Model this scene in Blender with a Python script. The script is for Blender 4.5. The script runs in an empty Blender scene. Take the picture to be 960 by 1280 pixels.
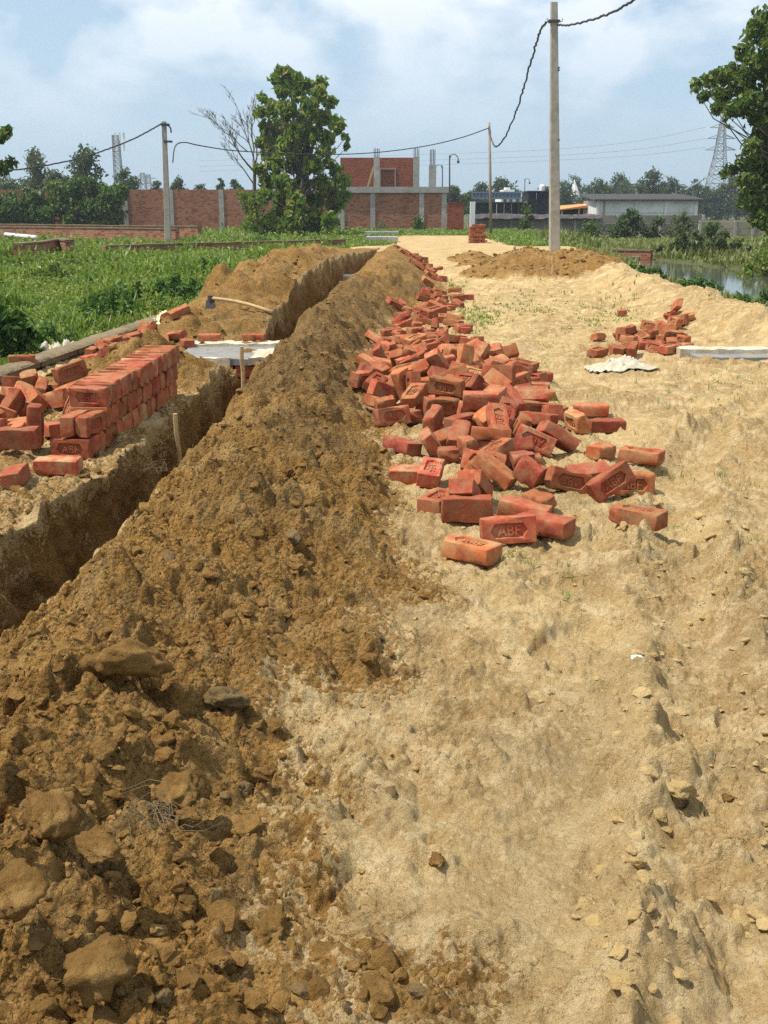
import bpy, bmesh, math, random
import numpy as np
from mathutils import Vector, Matrix, Euler, noise as mnoise

S = bpy.context.scene
COL = S.collection
R = math.radians

# ------------------------------------------------------------------ camera
CAM_H = 1.38
FOC = 1300.0                      # focal length in pixels of the 960 x 1280 photograph
PITCH = math.atan(378.0 / FOC)    # horizon at row 262
cd = bpy.data.cameras.new('camera')
cam = bpy.data.objects.new('camera', cd)
COL.objects.link(cam)
cam.location = (0, 0, CAM_H)
cam.rotation_euler = (math.pi / 2 - PITCH, 0, 0)
cd.sensor_fit = 'VERTICAL'
cd.sensor_height = 36.0
cd.lens = 36.0 * FOC / 1280.0
cd.clip_start = 0.05
cd.clip_end = 6000
S.camera = cam

# ------------------------------------------------------------------ sky and sun
SUN_EL, SUN_AZ = R(61), R(-101)    # azimuth from straight ahead (+Y), positive to the right
w = bpy.data.worlds.new('World')
S.world = w
w.use_nodes = True
nt = w.node_tree
nt.nodes.clear()
n_out = nt.nodes.new('ShaderNodeOutputWorld')
n_bg = nt.nodes.new('ShaderNodeBackground')
n_sky = nt.nodes.new('ShaderNodeTexSky')
n_sky.sky_type = 'NISHITA'
n_sky.sun_disc = False
n_sky.sun_elevation = SUN_EL
n_sky.sun_rotation = SUN_AZ
n_sky.air_density = 1.0
n_sky.dust_density = 1.6
n_sky.ozone_density = 1.0
n_bg.inputs['Strength'].default_value = 0.10
# soft cumulus over the whole dome, laid out on the direction vector
tc = nt.nodes.new('ShaderNodeTexCoord')
sep = nt.nodes.new('ShaderNodeSeparateXYZ')
nt.links.new(tc.outputs['Generated'], sep.inputs[0])
def wmath(op, a, b=None, clamp=False):
    m = nt.nodes.new('ShaderNodeMath'); m.operation = op; m.use_clamp = clamp
    for i, v in enumerate((a, b)):
        if v is None: continue
        if isinstance(v, (int, float)): m.inputs[i].default_value = v
        else: nt.links.new(v, m.inputs[i])
    return m.outputs[0]
cmb = nt.nodes.new('ShaderNodeCombineXYZ')
nt.links.new(wmath('ADD', sep.outputs[0], 0.31), cmb.inputs[0])
nt.links.new(sep.outputs[1], cmb.inputs[1])
nt.links.new(wmath('MULTIPLY', sep.outputs[2], 1.7), cmb.inputs[2])
cn = nt.nodes.new('ShaderNodeTexNoise')
cn.inputs['Scale'].default_value = 6.5
cn.inputs['Detail'].default_value = 7.0
cn.inputs['Roughness'].default_value = 0.52
cn.inputs['Distortion'].default_value = 0.15
nt.links.new(cmb.outputs[0], cn.inputs['Vector'])
cr = nt.nodes.new('ShaderNodeValToRGB')
cr.color_ramp.elements[0].position = 0.44
cr.color_ramp.elements[0].color = (0, 0, 0, 1)
cr.color_ramp.elements[1].position = 0.57
cr.color_ramp.elements[1].color = (1, 1, 1, 1)
nt.links.new(cn.outputs['Fac'], cr.inputs[0])
# clouds melt into the haze towards the horizon
fade = wmath('MULTIPLY', wmath('SUBTRACT', sep.outputs[2], 0.05), 7.0, clamp=True)
cf = wmath('MULTIPLY', wmath('MULTIPLY', cr.outputs[0], fade), 0.85)
mx = nt.nodes.new('ShaderNodeMixRGB')
mx.inputs[2].default_value = (8.8, 9.1, 9.5, 1)
nt.links.new(cf, mx.inputs[0])
nt.links.new(n_sky.outputs[0], mx.inputs[1])
# thin pale veil of monsoon haze over all of the blue
veil = nt.nodes.new('ShaderNodeMixRGB')
veil.inputs[0].default_value = 0.72
veil.inputs[2].default_value = (4.4, 6.0, 7.5, 1)
nt.links.new(n_sky.outputs[0], veil.inputs[1])
nt.links.new(veil.outputs[0], mx.inputs[1])
nt.links.new(mx.outputs[0], n_bg.inputs['Color'])
nt.links.new(n_bg.outputs[0], n_out.inputs['Surface'])

ld = bpy.data.lights.new('sun', 'SUN')
ld.energy = 5.0
ld.angle = R(0.6)
ld.color = (1.0, 0.95, 0.86)
sun = bpy.data.objects.new('sun', ld)
COL.objects.link(sun)
sd = Vector((math.sin(SUN_AZ) * math.cos(SUN_EL), math.cos(SUN_AZ) * math.cos(SUN_EL), math.sin(SUN_EL)))
sun.rotation_euler = (-sd).to_track_quat('-Z', 'Y').to_euler()
sun.location = sd * 50

S.view_settings.view_transform = 'Standard'
S.view_settings.look = 'None'
S.view_settings.gamma = 1.0
S.view_settings.use_curve_mapping = False
S.view_settings.exposure = 0.34
S.cycles.use_denoising = False
S.cycles.max_bounces = 6
S.cycles.transparent_max_bounces = 8

# ------------------------------------------------------------------ placing by measured pixels of the photograph
_ct, _st = math.cos(PITCH), math.sin(PITCH)
def ray(px, py):
    u, v = (px - 480.0) / FOC, (640.0 - py) / FOC
    return Vector((u, _ct + v * _st, -_st + v * _ct))
def G(px, py, z=0.0):             # point at height z
    d = ray(px, py); t = (z - CAM_H) / d.z
    return Vector((d.x * t, d.y * t, z))
def At(px, py, dist):             # point at forward distance
    d = ray(px, py); t = dist / d.y
    return Vector((d.x * t, dist, CAM_H + d.z * t))

# ------------------------------------------------------------------ noise in numpy
def _hash(ix, iy, s, iz=0):
    n = (ix.astype(np.int64) * 374761393 + iy.astype(np.int64) * 668265263 + np.int64(s) * 974634777 + (iz.astype(np.int64) if hasattr(iz, 'astype') else np.int64(iz)) * 2147483647)
    n &= 0xffffffff
    n = ((n ^ (n >> 13)) * 1274126177) & 0xffffffff
    n = ((n ^ (n >> 15)) * 2246822519) & 0xffffffff
    return (n ^ (n >> 16)) & 0xffffff
_GA = np.linspace(0, 2 * np.pi, 64, endpoint=False)
_GX, _GY = np.cos(_GA), np.sin(_GA)
def pn(x, y, s=0):
    x = np.asarray(x, dtype=np.float64); y = np.asarray(y, dtype=np.float64)
    ix = np.floor(x); iy = np.floor(y); fx = x - ix; fy = y - iy
    ux = fx * fx * fx * (fx * (fx * 6 - 15) + 10); uy = fy * fy * fy * (fy * (fy * 6 - 15) + 10)
    def g(dx, dy):
        k = _hash(ix + dx, iy + dy, s) & 63
        return _GX[k] * (fx - dx) + _GY[k] * (fy - dy)
    a = g(0, 0); b = g(1, 0); c = g(0, 1); d = g(1, 1)
    return 1.5 * ((a + ux * (b - a)) * (1 - uy) + (c + ux * (d - c)) * uy)
def fbm(x, y, f, o, s=0, g=0.5):
    t = 0; a = 1.0; n = 0
    for i in range(o):
        t = t + a * pn(np.asarray(x) * f, np.asarray(y) * f, s + i * 17); n += a; a *= g; f *= 2.03
    return t / n
def lumps(x, y, cell, s, fill=0.85):   # rounded clods: height of the highest half-buried ball, in cells
    x = np.asarray(x) / cell; y = np.asarray(y) / cell
    ix = np.floor(x); iy = np.floor(y); best = np.zeros_like(x)
    for dx in (-1, 0, 1):
        for dy in (-1, 0, 1):
            h1 = _hash(ix + dx, iy + dy, s) / 16777216.0
            h2 = _hash(ix + dx, iy + dy, s + 5) / 16777216.0
            h3 = _hash(ix + dx, iy + dy, s + 9) / 16777216.0
            h4 = _hash(ix + dx, iy + dy, s + 13) / 16777216.0
            r = (0.25 + 0.6 * h3 * h3) * (h4 < fill)
            ca, sa = np.cos(h4 * 40), np.sin(h4 * 40)
            ex, ey = x - (ix + dx + h1), y - (iy + dy + h2)
            d2 = (ca * ex + sa * ey) ** 2 + ((ca * ey - sa * ex) * 1.35) ** 2
            best = np.maximum(best, np.sqrt(np.maximum(r * r - d2, 0)))
    return best
def sm(a, b, x):
    t = np.clip((np.asarray(x, dtype=np.float64) - a) / (b - a), 0, 1)
    return t * t * (3 - 2 * t)
def ip(y, tab):
    return np.interp(y, [t[0] for t in tab], [t[1] for t in tab])

# ------------------------------------------------------------------ the lie of the land
T_XR = [(-4, -1.3), (1, -1.24), (3.1, -1.15), (3.7, -1.09), (5, -1.05), (7.1, -0.99), (10.5, -0.93), (15.5, -0.68), (24, -0.45), (36, 0.1), (45, 0.5)]
T_XL = [(-4, -1.9), (1, -1.8), (3, -1.7), (4.4, -1.62), (5.5, -1.48), (7, -1.33), (9, -1.31), (12, -1.28), (16.5, -1.05), (24, -0.88), (36, -0.32), (45, 0.06)]
T_XT = [(-4, -0.2), (1, -0.15), (1.6, 0.0), (2, -0.2), (2.6, -0.22), (3, -0.05), (3.8, 0.06), (4.9, 0.04), (5.9, 0.0), (8.2, -0.12), (10.8, -0.15), (13, 0.05), (15, 0.4), (17, 0.95), (19, 1.15), (24, 1.05), (30, 0.9), (36, 0.8), (45, 0.9)]
T_HH = [(-4, 0.06), (1, 0.06), (2, 0.10), (4, 0.14), (8, 0.20), (12, 0.27), (18, 0.36), (25, 0.32), (36, 0.15), (41, 0.0)]
T_XK = [(-4, -4.4), (0, -4.0), (8, -3.3), (16, -2.6), (20, -2.4), (28, -2.0), (36, -1.5), (45, -1.3)]
T_BK = [(-4, -0.05), (2, -0.04), (4, 0.0), (5.5, 0.04), (7, 0.12), (8.0, 0.13), (8.9, 0.0), (9.3, -0.06), (9.7, -0.04), (11.2, 0.02), (12, 0.22), (14, 0.56), (17, 0.66), (22, 0.55), (28, 0.36), (34, 0.16), (41, 0.0)]
T_XE = [(-4, 4.7), (10, 4.7), (18, 4.8), (24, 5.3), (30, 6.0), (36, 6.7), (45, 7.5), (60, 9.0)]
T_DEP = [(-4, 0.75), (35.5, 0.72), (37, 0.0)]
def trench_lines(y):
    xr = ip(y, T_XR) + 0.035 * pn(np.asarray(y) * 1.1, np.asarray(y) * 0 + 0.3, 3) + (0.03 * pn(np.asarray(y) * 4.3, np.asarray(y) * 0 + 0.7, 4) + 0.014 * pn(np.asarray(y) * 13, np.asarray(y) * 0 + 0.7, 5)) * (0.25 + 0.75 * sm(13, 7, y))
    xl = ip(y, T_XL) + 0.045 * pn(np.asarray(y) * 0.9, np.asarray(y) * 0 + 0.3, 7) + (0.04 * pn(np.asarray(y) * 3.7, np.asarray(y) * 0 + 0.7, 8) + 0.016 * pn(np.asarray(y) * 12, np.asarray(y) * 0 + 0.7, 9)) * (0.25 + 0.75 * sm(13, 7, y))
    return xl, xr
def torn_edges():
    """torn crusts, rut walls and foot print rims on the track: (points, height, width), steep on their right-hand side"""
    out = []
    for px, h, wd in (([(960, 885), (905, 925), (860, 972), (815, 996), (772, 1002)], 0.035, 0.09), ([(880, 868), (830, 915), (770, 955), (735, 960)], 0.022, 0.07), ([(958, 1008), (905, 1085), (872, 1150), (838, 1205), (800, 1222)], 0.032, 0.07),
                      ([(835, 985), (755, 1062), (700, 1112)], -0.012, 0.03), ([(805, 930), (725, 992), (645, 1062)], -0.012, 0.03), ([(715, 862), (780, 850), (845, 880)], 0.018, 0.06), ([(600, 792), (655, 780), (702, 802)], 0.014, 0.06), ([(690, 690), (755, 722), (800, 762)], 0.020, 0.07),
                      ([(838, 515), (880, 545), (930, 562), (975, 572)], 0.045, 0.30), ([(800, 600), (860, 615), (920, 640)], 0.03, 0.15), ([(860, 690), (905, 760), (930, 830)], 0.025, 0.08), ([(760, 1240), (800, 1180), (812, 1120)], 0.02, 0.06), ([(560, 1230), (600, 1180), (660, 1160)], 0.016, 0.08), ([(400, 1100), (450, 1075), (520, 1085)], 0.018, 0.06),
                      ([(330, 1010), (380, 1030), (425, 1075)], 0.03, 0.07), ([(520, 900), (590, 890), (640, 910)], 0.014, 0.06)):
        P = [G(a, b) for a, b in px]; out.append(([(p.x, p.y) for p in P], h, wd))
    rnd = random.Random(66)
    for _ in range(95):
        y = math.exp(rnd.uniform(math.log(1.7), math.log(11))); x = rnd.uniform(0.05, min(0.5 * y, 3.2)); r = rnd.uniform(0.05, 0.16) * (1 + 0.06 * y); a0 = rnd.uniform(0, 6.28); sw = rnd.uniform(0.8, 2.4)
        out.append(([(x + r * math.cos(a0 + sw * k / 5), y + 1.3 * r * math.sin(a0 + sw * k / 5)) for k in range(6)], rnd.uniform(0.004, 0.011), rnd.uniform(0.03, 0.08)))
    return out
def press_edges(x, y):
    dz = np.zeros_like(x)
    for pts, h, wd in torn_edges():
        ax = np.array([p[0] for p in pts]); ay = np.array([p[1] for p in pts]); m = 3.5 * wd
        sel = (x > ax.min() - m) & (x < ax.max() + m) & (y > ay.min() - m) & (y < ay.max() + m)
        if not sel.any(): continue
        xs, ys = x[sel], y[sel]; xs = xs + 0.03 * pn(xs * 11, ys * 11, 61) + 0.012 * pn(xs * 33, ys * 33, 63); ys = ys + 0.03 * pn(xs * 11, ys * 11, 62)
        best = np.full(xs.shape, 9.0); sg = np.ones_like(xs); end = np.zeros_like(xs); L = len(pts) - 1
        for i in range(L):
            ex, ey = ax[i + 1] - ax[i], ay[i + 1] - ay[i]; l2 = ex * ex + ey * ey + 1e-9
            tt = np.clip(((xs - ax[i]) * ex + (ys - ay[i]) * ey) / l2, 0, 1); dx, dy = xs - ax[i] - tt * ex, ys - ay[i] - tt * ey
            d = np.hypot(dx, dy); c = ex * dy - ey * dx; u = d < best
            best = np.where(u, d, best); sg = np.where(u, np.sign(c), sg); end = np.where(u, np.sin(np.pi * (i + tt) / L) ** 0.5, end)
        s = best * sg
        prof = np.where(s > 0, np.exp(-s / wd), np.exp(-(s / (0.3 * wd)) ** 2)) if h > 0 else np.exp(-(s / wd) ** 2)
        dz[sel] += 1.5 * h * prof * end * (1 + 0.5 * pn(xs * 9, ys * 9, 60))
    return dz
SOILHEAPS = [(3.2, 23.2, 1.2, 3.0, 0.5), (2.3, 22.0, 0.7, 1.5, 0.2), (4.2, 22.5, 0.7, 2.0, 0.26), (2.45, 29.0, 0.7, 2.0, 0.28), (2.2, 26.0, 0.5, 0.6, 0.12)]
def ground(x, y, fine=True):
    """height, brown-soil weight, grass weight, dark-damp weight"""
    x = np.asarray(x, dtype=np.float64); y = np.asarray(y, dtype=np.float64)
    xl, xr = trench_lines(y)
    xt = ip(y, T_XT) + 0.14 * fbm(x, y, 1.6, 3, 11); hh = ip(y, T_HH)
    xk = ip(y, T_XK); xe = ip(y, T_XE) + 0.3 * pn(x * 0.5, y * 0.5, 12)
    near = np.clip(1.25 - y / 60.0, 0, 1)
    # sandy track
    z = 0.02 * fbm(x, y, 0.55, 3, 20) * near
    brown = np.zeros_like(x); grass = np.zeros_like(x); damp = np.zeros_like(x)
    # wheel rut on the right
    rut = ip(y, [(0, 0.5), (1.5, 0.62), (2.4, 0.86), (3.2, 1.06), (4.1, 1.22), (5.5, 1.6), (6.7, 2.2), (8, 3.0), (10, 4.6)])
    dr = (x - rut)
    z += (-0.040 * np.exp(-(dr / 0.12) ** 2) + 0.055 * np.exp(-((np.abs(dr) - 0.19) / 0.06) ** 2) * (0.6 + 1.1 * fbm(x, y, 3.5, 3, 21))) * sm(10, 6, y)
    rut2 = ip(y, [(0, -0.2), (1.5, 0.16), (2.2, 0.42), (2.9, 0.72), (3.6, 1.05), (4.5, 1.5), (5.5, 2.1)])
    z += -0.022 * np.exp(-((x - rut2) / 0.16) ** 2) * sm(4.8, 3, y)
    churn = np.exp(-((np.abs(dr) - 0.19) / 0.10) ** 2) * sm(9, 6, y)
    smooth = np.exp(-((x - rut2) / 0.17) ** 2) * sm(4.2, 2.6, y)
    # bank on the right and the drop to the pond
    cb = ip(y, [(6, 4.2), (10, 4.25), (14, 4.25), (20, 4.4), (26, 5.0), (40, 6.4)])
    z += 0.29 * np.exp(-((x - cb) / np.where(x < cb, 0.42, 0.6)) ** 2) * sm(7, 10.3, y) * sm(26, 20, y) * (1 + 0.5 * fbm(x, y, 1.3, 3, 31))
    bankw = np.exp(-((x - cb) / 0.7) ** 2) * sm(8, 10.5, y) * sm(27, 20, y)
    drop = sm(0.0, 2.2, x - xe)
    z += -0.5 * drop
    grass = np.maximum(grass, sm(0.1, 0.9, x - xe + 0.3 * fbm(x, y, 1.1, 2, 32)))
    pond = ((x - 9.0) / 3.0) ** 2 + ((y - 33.5) / 13.5) ** 2 + 0.5 * fbm(x, y, 0.35, 3, 33)
    z += -0.45 * sm(1.25, 0.7, pond) * drop
    # soil tipped beside the pole
    for cx, cy, rx, ry, h in SOILHEAPS:
        q = ((x - cx) / rx) ** 2 + ((y - cy) / ry) ** 2
        g = np.exp(-q * 1.3) * (1 + 0.35 * fbm(x, y, 1.2, 3, 35))
        z += h * g; brown = np.maximum(brown, sm(0.14, 0.34, g))
    z += 0.13 * np.exp(-(((x - 0.5) / 0.42) ** 2 + ((y - 8.1) / 1.5) ** 2))      # sand under the brick heap
    # spoil heap right of the trench
    t = (x - xr) / np.maximum(xt - xr, 0.05)
    tt = np.clip(t, 0, 1)
    prof = np.sin(np.pi * tt ** 0.72) ** 1.15
    lip = 0.1 * sm(1.1, 0.15, t)
    far = sm(41, 36, y)
    z += np.where(t > 0, (hh * prof * (1 + 0.45 * fbm(x, y, 0.9, 3, 40)) + lip) * far, 0)
    patch = fbm(x, y, 1.9, 4, 41)
    hb = np.where(t > 0, sm(-0.03, 0.08, t + 0.08 * patch) * sm(1.32, 0.72, t + 0.3 * patch), 0) * far
    brown = np.maximum(brown, hb)
    damp = np.maximum(damp, 0.8 * smooth * (1 - hb))
    spill = sm(0.35, 0.62, fbm(x, y, 2.6, 4, 42)) * sm(1.9, 1.1, t) * (t > 0) * sm(4.5, 3.0, y)
    brown = np.maximum(brown, 0.85 * spill)
    z += 0.015 * spill
    damp = np.maximum(damp, 0.8 * hb * sm(0.1, 0.5, fbm(x, y, 0.8, 3, 43) + 0.5 * sm(6, 8, y) * sm(17, 12, y)) * sm(3.2, 5, y))
    # left bank, mound and field
    c = (x - xk) / np.maximum(xl - xk, 0.1)
    bk = ip(y, T_BK)
    m1 = sm(0.02, 0.5, c) * (1 - 0.22 * sm(0.7, 1.0, c))
    flat = 0.35 + 0.65 * sm(0.3, 0.75, c)
    mixm = sm(10.5, 12.5, y)
    zb = bk * np.where(y < 11.5, flat, m1) * (1 + mixm * 0.5 * fbm(x, y, 1.0, 3, 50)) - 0.05 * sm(0.5, 0.0, c)
    small = 0.27 * np.exp(-(((x + 1.93) / 0.36) ** 2 + ((y - 8.3) / 0.62) ** 2)) * (1 + 0.4 * fbm(x, y, 2.2, 3, 57))
    zb += small
    pit = sm(9.15, 9.35, y) * sm(10.3, 10.1, y) * sm(-1.98, -1.9, x)
    zb = zb * (1 - pit) - 0.34 * pit
    slabbed = sm(9.7, 9.8, y) * sm(11.2, 11.0, y)
    zb = np.where(slabbed > 0.5, np.minimum(zb, -0.03), zb)
    fl = sm(0.0, -0.08, c)
    fieldz = -0.14 + 0.05 * fbm(x, y, 0.25, 2, 51)
    left = (x < xl)
    z = np.where(left, zb * (1 - fl) + fieldz * fl, z)
    lb = sm(0.05, 0.3, c) * (0.5 + 0.5 * sm(7.3, 8.0, y)) * far
    lb = np.maximum(lb * sm(-0.6, -0.05, patch + 0.5 * sm(7, 8, y)), 0.9 * sm(0.05, 0.15, small))
    brown = np.where(left, lb * (1 - fl), brown)
    damp = np.where(left, 0.35 * lb * sm(0.0, 0.5, fbm(x, y, 0.8, 3, 53)), damp)
    grass = np.where(left, np.maximum(fl, 0), grass)
    # meadow past the end of the earthworks
    endg = sm(40, 44, y + 2.0 * fbm(x, y, 0.3, 2, 55))
    track = sm(0.9, 0.2, np.abs(x - (2.6 + 0.02 * (y - 40))) - 2.0) * sm(70, 50, y)
    grass = np.maximum(grass, endg * (1 - track))
    brown = brown * (1 - endg)
    # sparse grass on the track
    pg = sm(0.30, 0.55, fbm(x, y, 0.6, 3, 60)) * sm(9, 13, y) * (x > xt + 0.5) * sm(0.6, 1.2, xe - x)
    grass = np.maximum(grass, 0.45 * pg)
    if fine:
        # crumbs, clods, prints and crusts
        sand = (1 - brown) * (1 - grass)
        zf = np.zeros_like(x)
        sel = (y < 26)
        xs, ys = x[sel], y[sel]
        wx = xs + 0.05 * pn(xs * 7, ys * 7, 70) + 0.012 * pn(xs * 27, ys * 27, 72); wy = ys + 0.05 * pn(xs * 7, ys * 7, 71) + 0.012 * pn(xs * 27, ys * 27, 73)
        b = brown[sel]; s_ = sand[sel]; sl = smooth[sel]
        rough = b * (1.0 - 0.5 * sm(14, 24, ys))
        l1 = lumps(wx, wy, 0.34, 80, 0.7) * 0.34
        l2 = lumps(wx + 3, wy, 0.15, 81, 0.8) * 0.15
        l3 = lumps(wx, wy + 3, 0.062, 82, 0.9) * 0.062
        l4 = lumps(wx + 5, wy + 9, 0.028, 78, 0.95) * 0.028 * sm(6.5, 3.5, ys); l3 = l3 * sm(13, 7, ys)
        f1 = fbm(xs, ys, 6, 4, 83, 0.6) * (0.3 + 0.7 * sm(18, 8, ys))
        f2 = fbm(xs, ys, 28, 3, 84, 0.6) * (0.15 + 0.85 * sm(8, 4, ys))
        z1 = rough * (0.36 * l1 + 0.45 * l2 + 0.65 * l3 + 0.8 * l4 + 0.034 * f1 + 0.020 * f2)
        hum = fbm(wx, wy, 3.2, 4, 85, 0.55)
        ridge = (1 - np.abs(fbm(wx, wy, 2.6, 3, 86))) ** 6
        kick = sm(0.05, 0.35, fbm(xs, ys, 1.1, 2, 87))
        cr_ = sm(0.06, 0.12, fbm(wx, wy, 4.5, 3, 88))          # torn crust with a sharp edge
        pr = lumps(wx + 7, wy + 1, 0.33, 89, 0.4) * 0.33           # foot prints
        crk = sm(-0.1, 0.3, fbm(xs, ys, 0.9, 2, 68)) * ((1 - np.abs(fbm(wx, wy, 7, 2, 69))) ** 14)
        tear = sm(0.0, 0.35, fbm(xs, ys, 1.4, 2, 67))
        z2 = s_ * (1 - 0.85 * sl) * (-0.02 * crk + 0.034 * tear * (0.3 + 0.7 * sm(5.5, 3, ys)) * np.abs(fbm(wx, wy, 9, 4, 66, 0.62)) + 0.050 * hum + 0.034 * ridge * kick * (0.4 + 0.6 * sm(6, 3, ys)) + 0.018 * cr_ * (0.4 + kick) + 0.006 * sm(0.03, 0.07, fbm(wx, wy, 12, 3, 98)) * (0.5 + kick) - 0.20 * pr * (1 - kick) + (0.35 * l3 + 0.7 * l4) * sm(-0.05, 0.3, f1 + kick * 0.35) + 0.013 * f1 + 0.011 * f2)
        z2 += s_ * sl * (0.005 * f1 + 0.005 * f2)
        z2 += s_ * press_edges(xs, ys)
        ch = np.clip(churn[sel] + 0.7 * bankw[sel], 0, 1)
        ch = ch * (0.35 + 0.65 * sm(6, 3.5, ys))
        z2 += s_ * ch * (0.45 * l2 + 0.55 * l3 + 0.03 * np.abs(f1)) * sm(-0.3, 0.3, fbm(xs, ys, 2.2, 2, 65) + 0.15)
        g_ = grass[sel]
        zf[sel] = z1 + z2 + g_ * 0.03 * f1
        z = z + zf
    return z, np.clip(brown, 0, 1), np.clip(grass, 0, 1), np.clip(damp, 0, 1)
def on_ground(px, py):            # where the line of sight first meets the land
    d = ray(px, py)
    t = np.geomspace(1.3, 90, 1500)
    z = ground(d.x * t, d.y * t, fine=False)[0]
    below = CAM_H + d.z * t < z
    k = int(np.argmax(below)) if below.any() else len(t) - 1
    return Vector((d.x * t[k], d.y * t[k], float(z[k])))
def gz(x, y):
    return float(ground(np.array([x]), np.array([y]))[0][0])

# ------------------------------------------------------------------ materials
MATS = {}
class NT:
    def __init__(s, name):
        s.m = bpy.data.materials.new(name); s.m.use_nodes = True
        s.t = s.m.node_tree; s.b = s.t.nodes['Principled BSDF']; s.out = s.t.nodes['Material Output']
    def n(s, typ, **kw):
        d = s.t.nodes.new('ShaderNode' + typ)
        for k, v in kw.items():
            if k in d.inputs: s.set(d.inputs[k], v)
            else: setattr(d, k, v)
        return d
    def set(s, sock, v):
        if isinstance(v, bpy.types.NodeSocket): s.t.links.new(v, sock)
        elif isinstance(v, bpy.types.Node): s.t.links.new(v.outputs[0], sock)
        elif isinstance(v, tuple) and len(v) == 3 and sock.type == 'RGBA': sock.default_value = v + (1,)
        else: sock.default_value = v
    def noise(s, scale, detail=4, rough=0.55, vec=None, dist=0.0):
        d = s.n('TexNoise', Scale=scale, Detail=detail, Roughness=rough, Distortion=dist)
        if vec is not None: s.set(d.inputs['Vector'], vec)
        return d.outputs['Fac']
    def ramp(s, fac, *stops):
        d = s.n('ValToRGB'); e = d.color_ramp.elements
        while len(e) < len(stops): e.new(0.5)
        for i, (p, c) in enumerate(stops):
            e[i].position = p
            e[i].color = (c, c, c, 1) if isinstance(c, (int, float)) else tuple(c) + (1,)
        s.set(d.inputs[0], fac); return d.outputs[0]
    def mix(s, fac, a, b, mode='MIX'):
        d = s.n('MixRGB', blend_type=mode)
        s.set(d.inputs[0], fac); s.set(d.inputs[1], a); s.set(d.inputs[2], b); return d.outputs[0]
    def mth(s, op, a, b=0.0, clamp=False):
        d = s.n('Math', operation=op, use_clamp=clamp)
        s.set(d.inputs[0], a); s.set(d.inputs[1], b); return d.outputs[0]
    def bump(s, h, strength, dist, prev=None):
        d = s.n('Bump', Strength=strength, Distance=dist); s.set(d.inputs['Height'], h)
        if prev is not None: s.set(d.inputs['Normal'], prev)
        return d.outputs[0]
    def coord(s, which='Object'):
        return s.n('TexCoord').outputs[which]
    def fin(s, col=None, rough=0.9, normal=None, spec=0.2, **kw):
        if col is not None: s.set(s.b.inputs['Base Color'], col)
        s.set(s.b.inputs['Roughness'], rough)
        s.b.inputs['Specular IOR Level'].default_value = spec
        if normal is not None: s.set(s.b.inputs['Normal'], normal)
        for k, v in kw.items(): s.set(s.b.inputs[k.replace('_', ' ')], v)
        return s.m
def grainy(name, a, b, scale=8, rough=0.9, bump=0.3, bdist=0.01, spec=0.2, metal=0.0, dirt=None, vary=0.0):
    t = NT(name); co = t.coord()
    if vary:
        oi = t.n('ObjectInfo'); v = t.n('VectorMath', operation='ADD'); t.set(v.inputs[0], co)
        sc = t.n('VectorMath', operation='SCALE'); t.set(sc.inputs[0], oi.outputs['Location']); sc.inputs['Scale'].default_value = 3.1
        t.set(v.inputs[1], sc.outputs[0]); co = v.outputs[0]
    f = t.noise(scale, 6, 0.6, co)
    c = t.mix(t.ramp(f, (0.3, 0.0), (0.7, 1.0)), a, b)
    if dirt: c = t.mix(t.ramp(t.noise(scale * 0.35, 5, 0.6, co), (0.5, 0.0), (0.72, 0.8)), c, dirt)
    if vary:
        hs = t.n('HueSaturation'); t.set(hs.inputs['Value'], t.mth('MULTIPLY_ADD', t.n('ObjectInfo').outputs['Random'], vary))
        hs.inputs['Value'].links[0].from_node.inputs[2].default_value = 1 - vary / 2
        t.set(hs.inputs['Color'], c); c = hs.outputs[0]
    t.fin(c, rough, t.bump(t.noise(scale * 3, 6, 0.65, co), bump, bdist), spec, Metallic=metal)
    MATS[name] = t.m; return t.m

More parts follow.
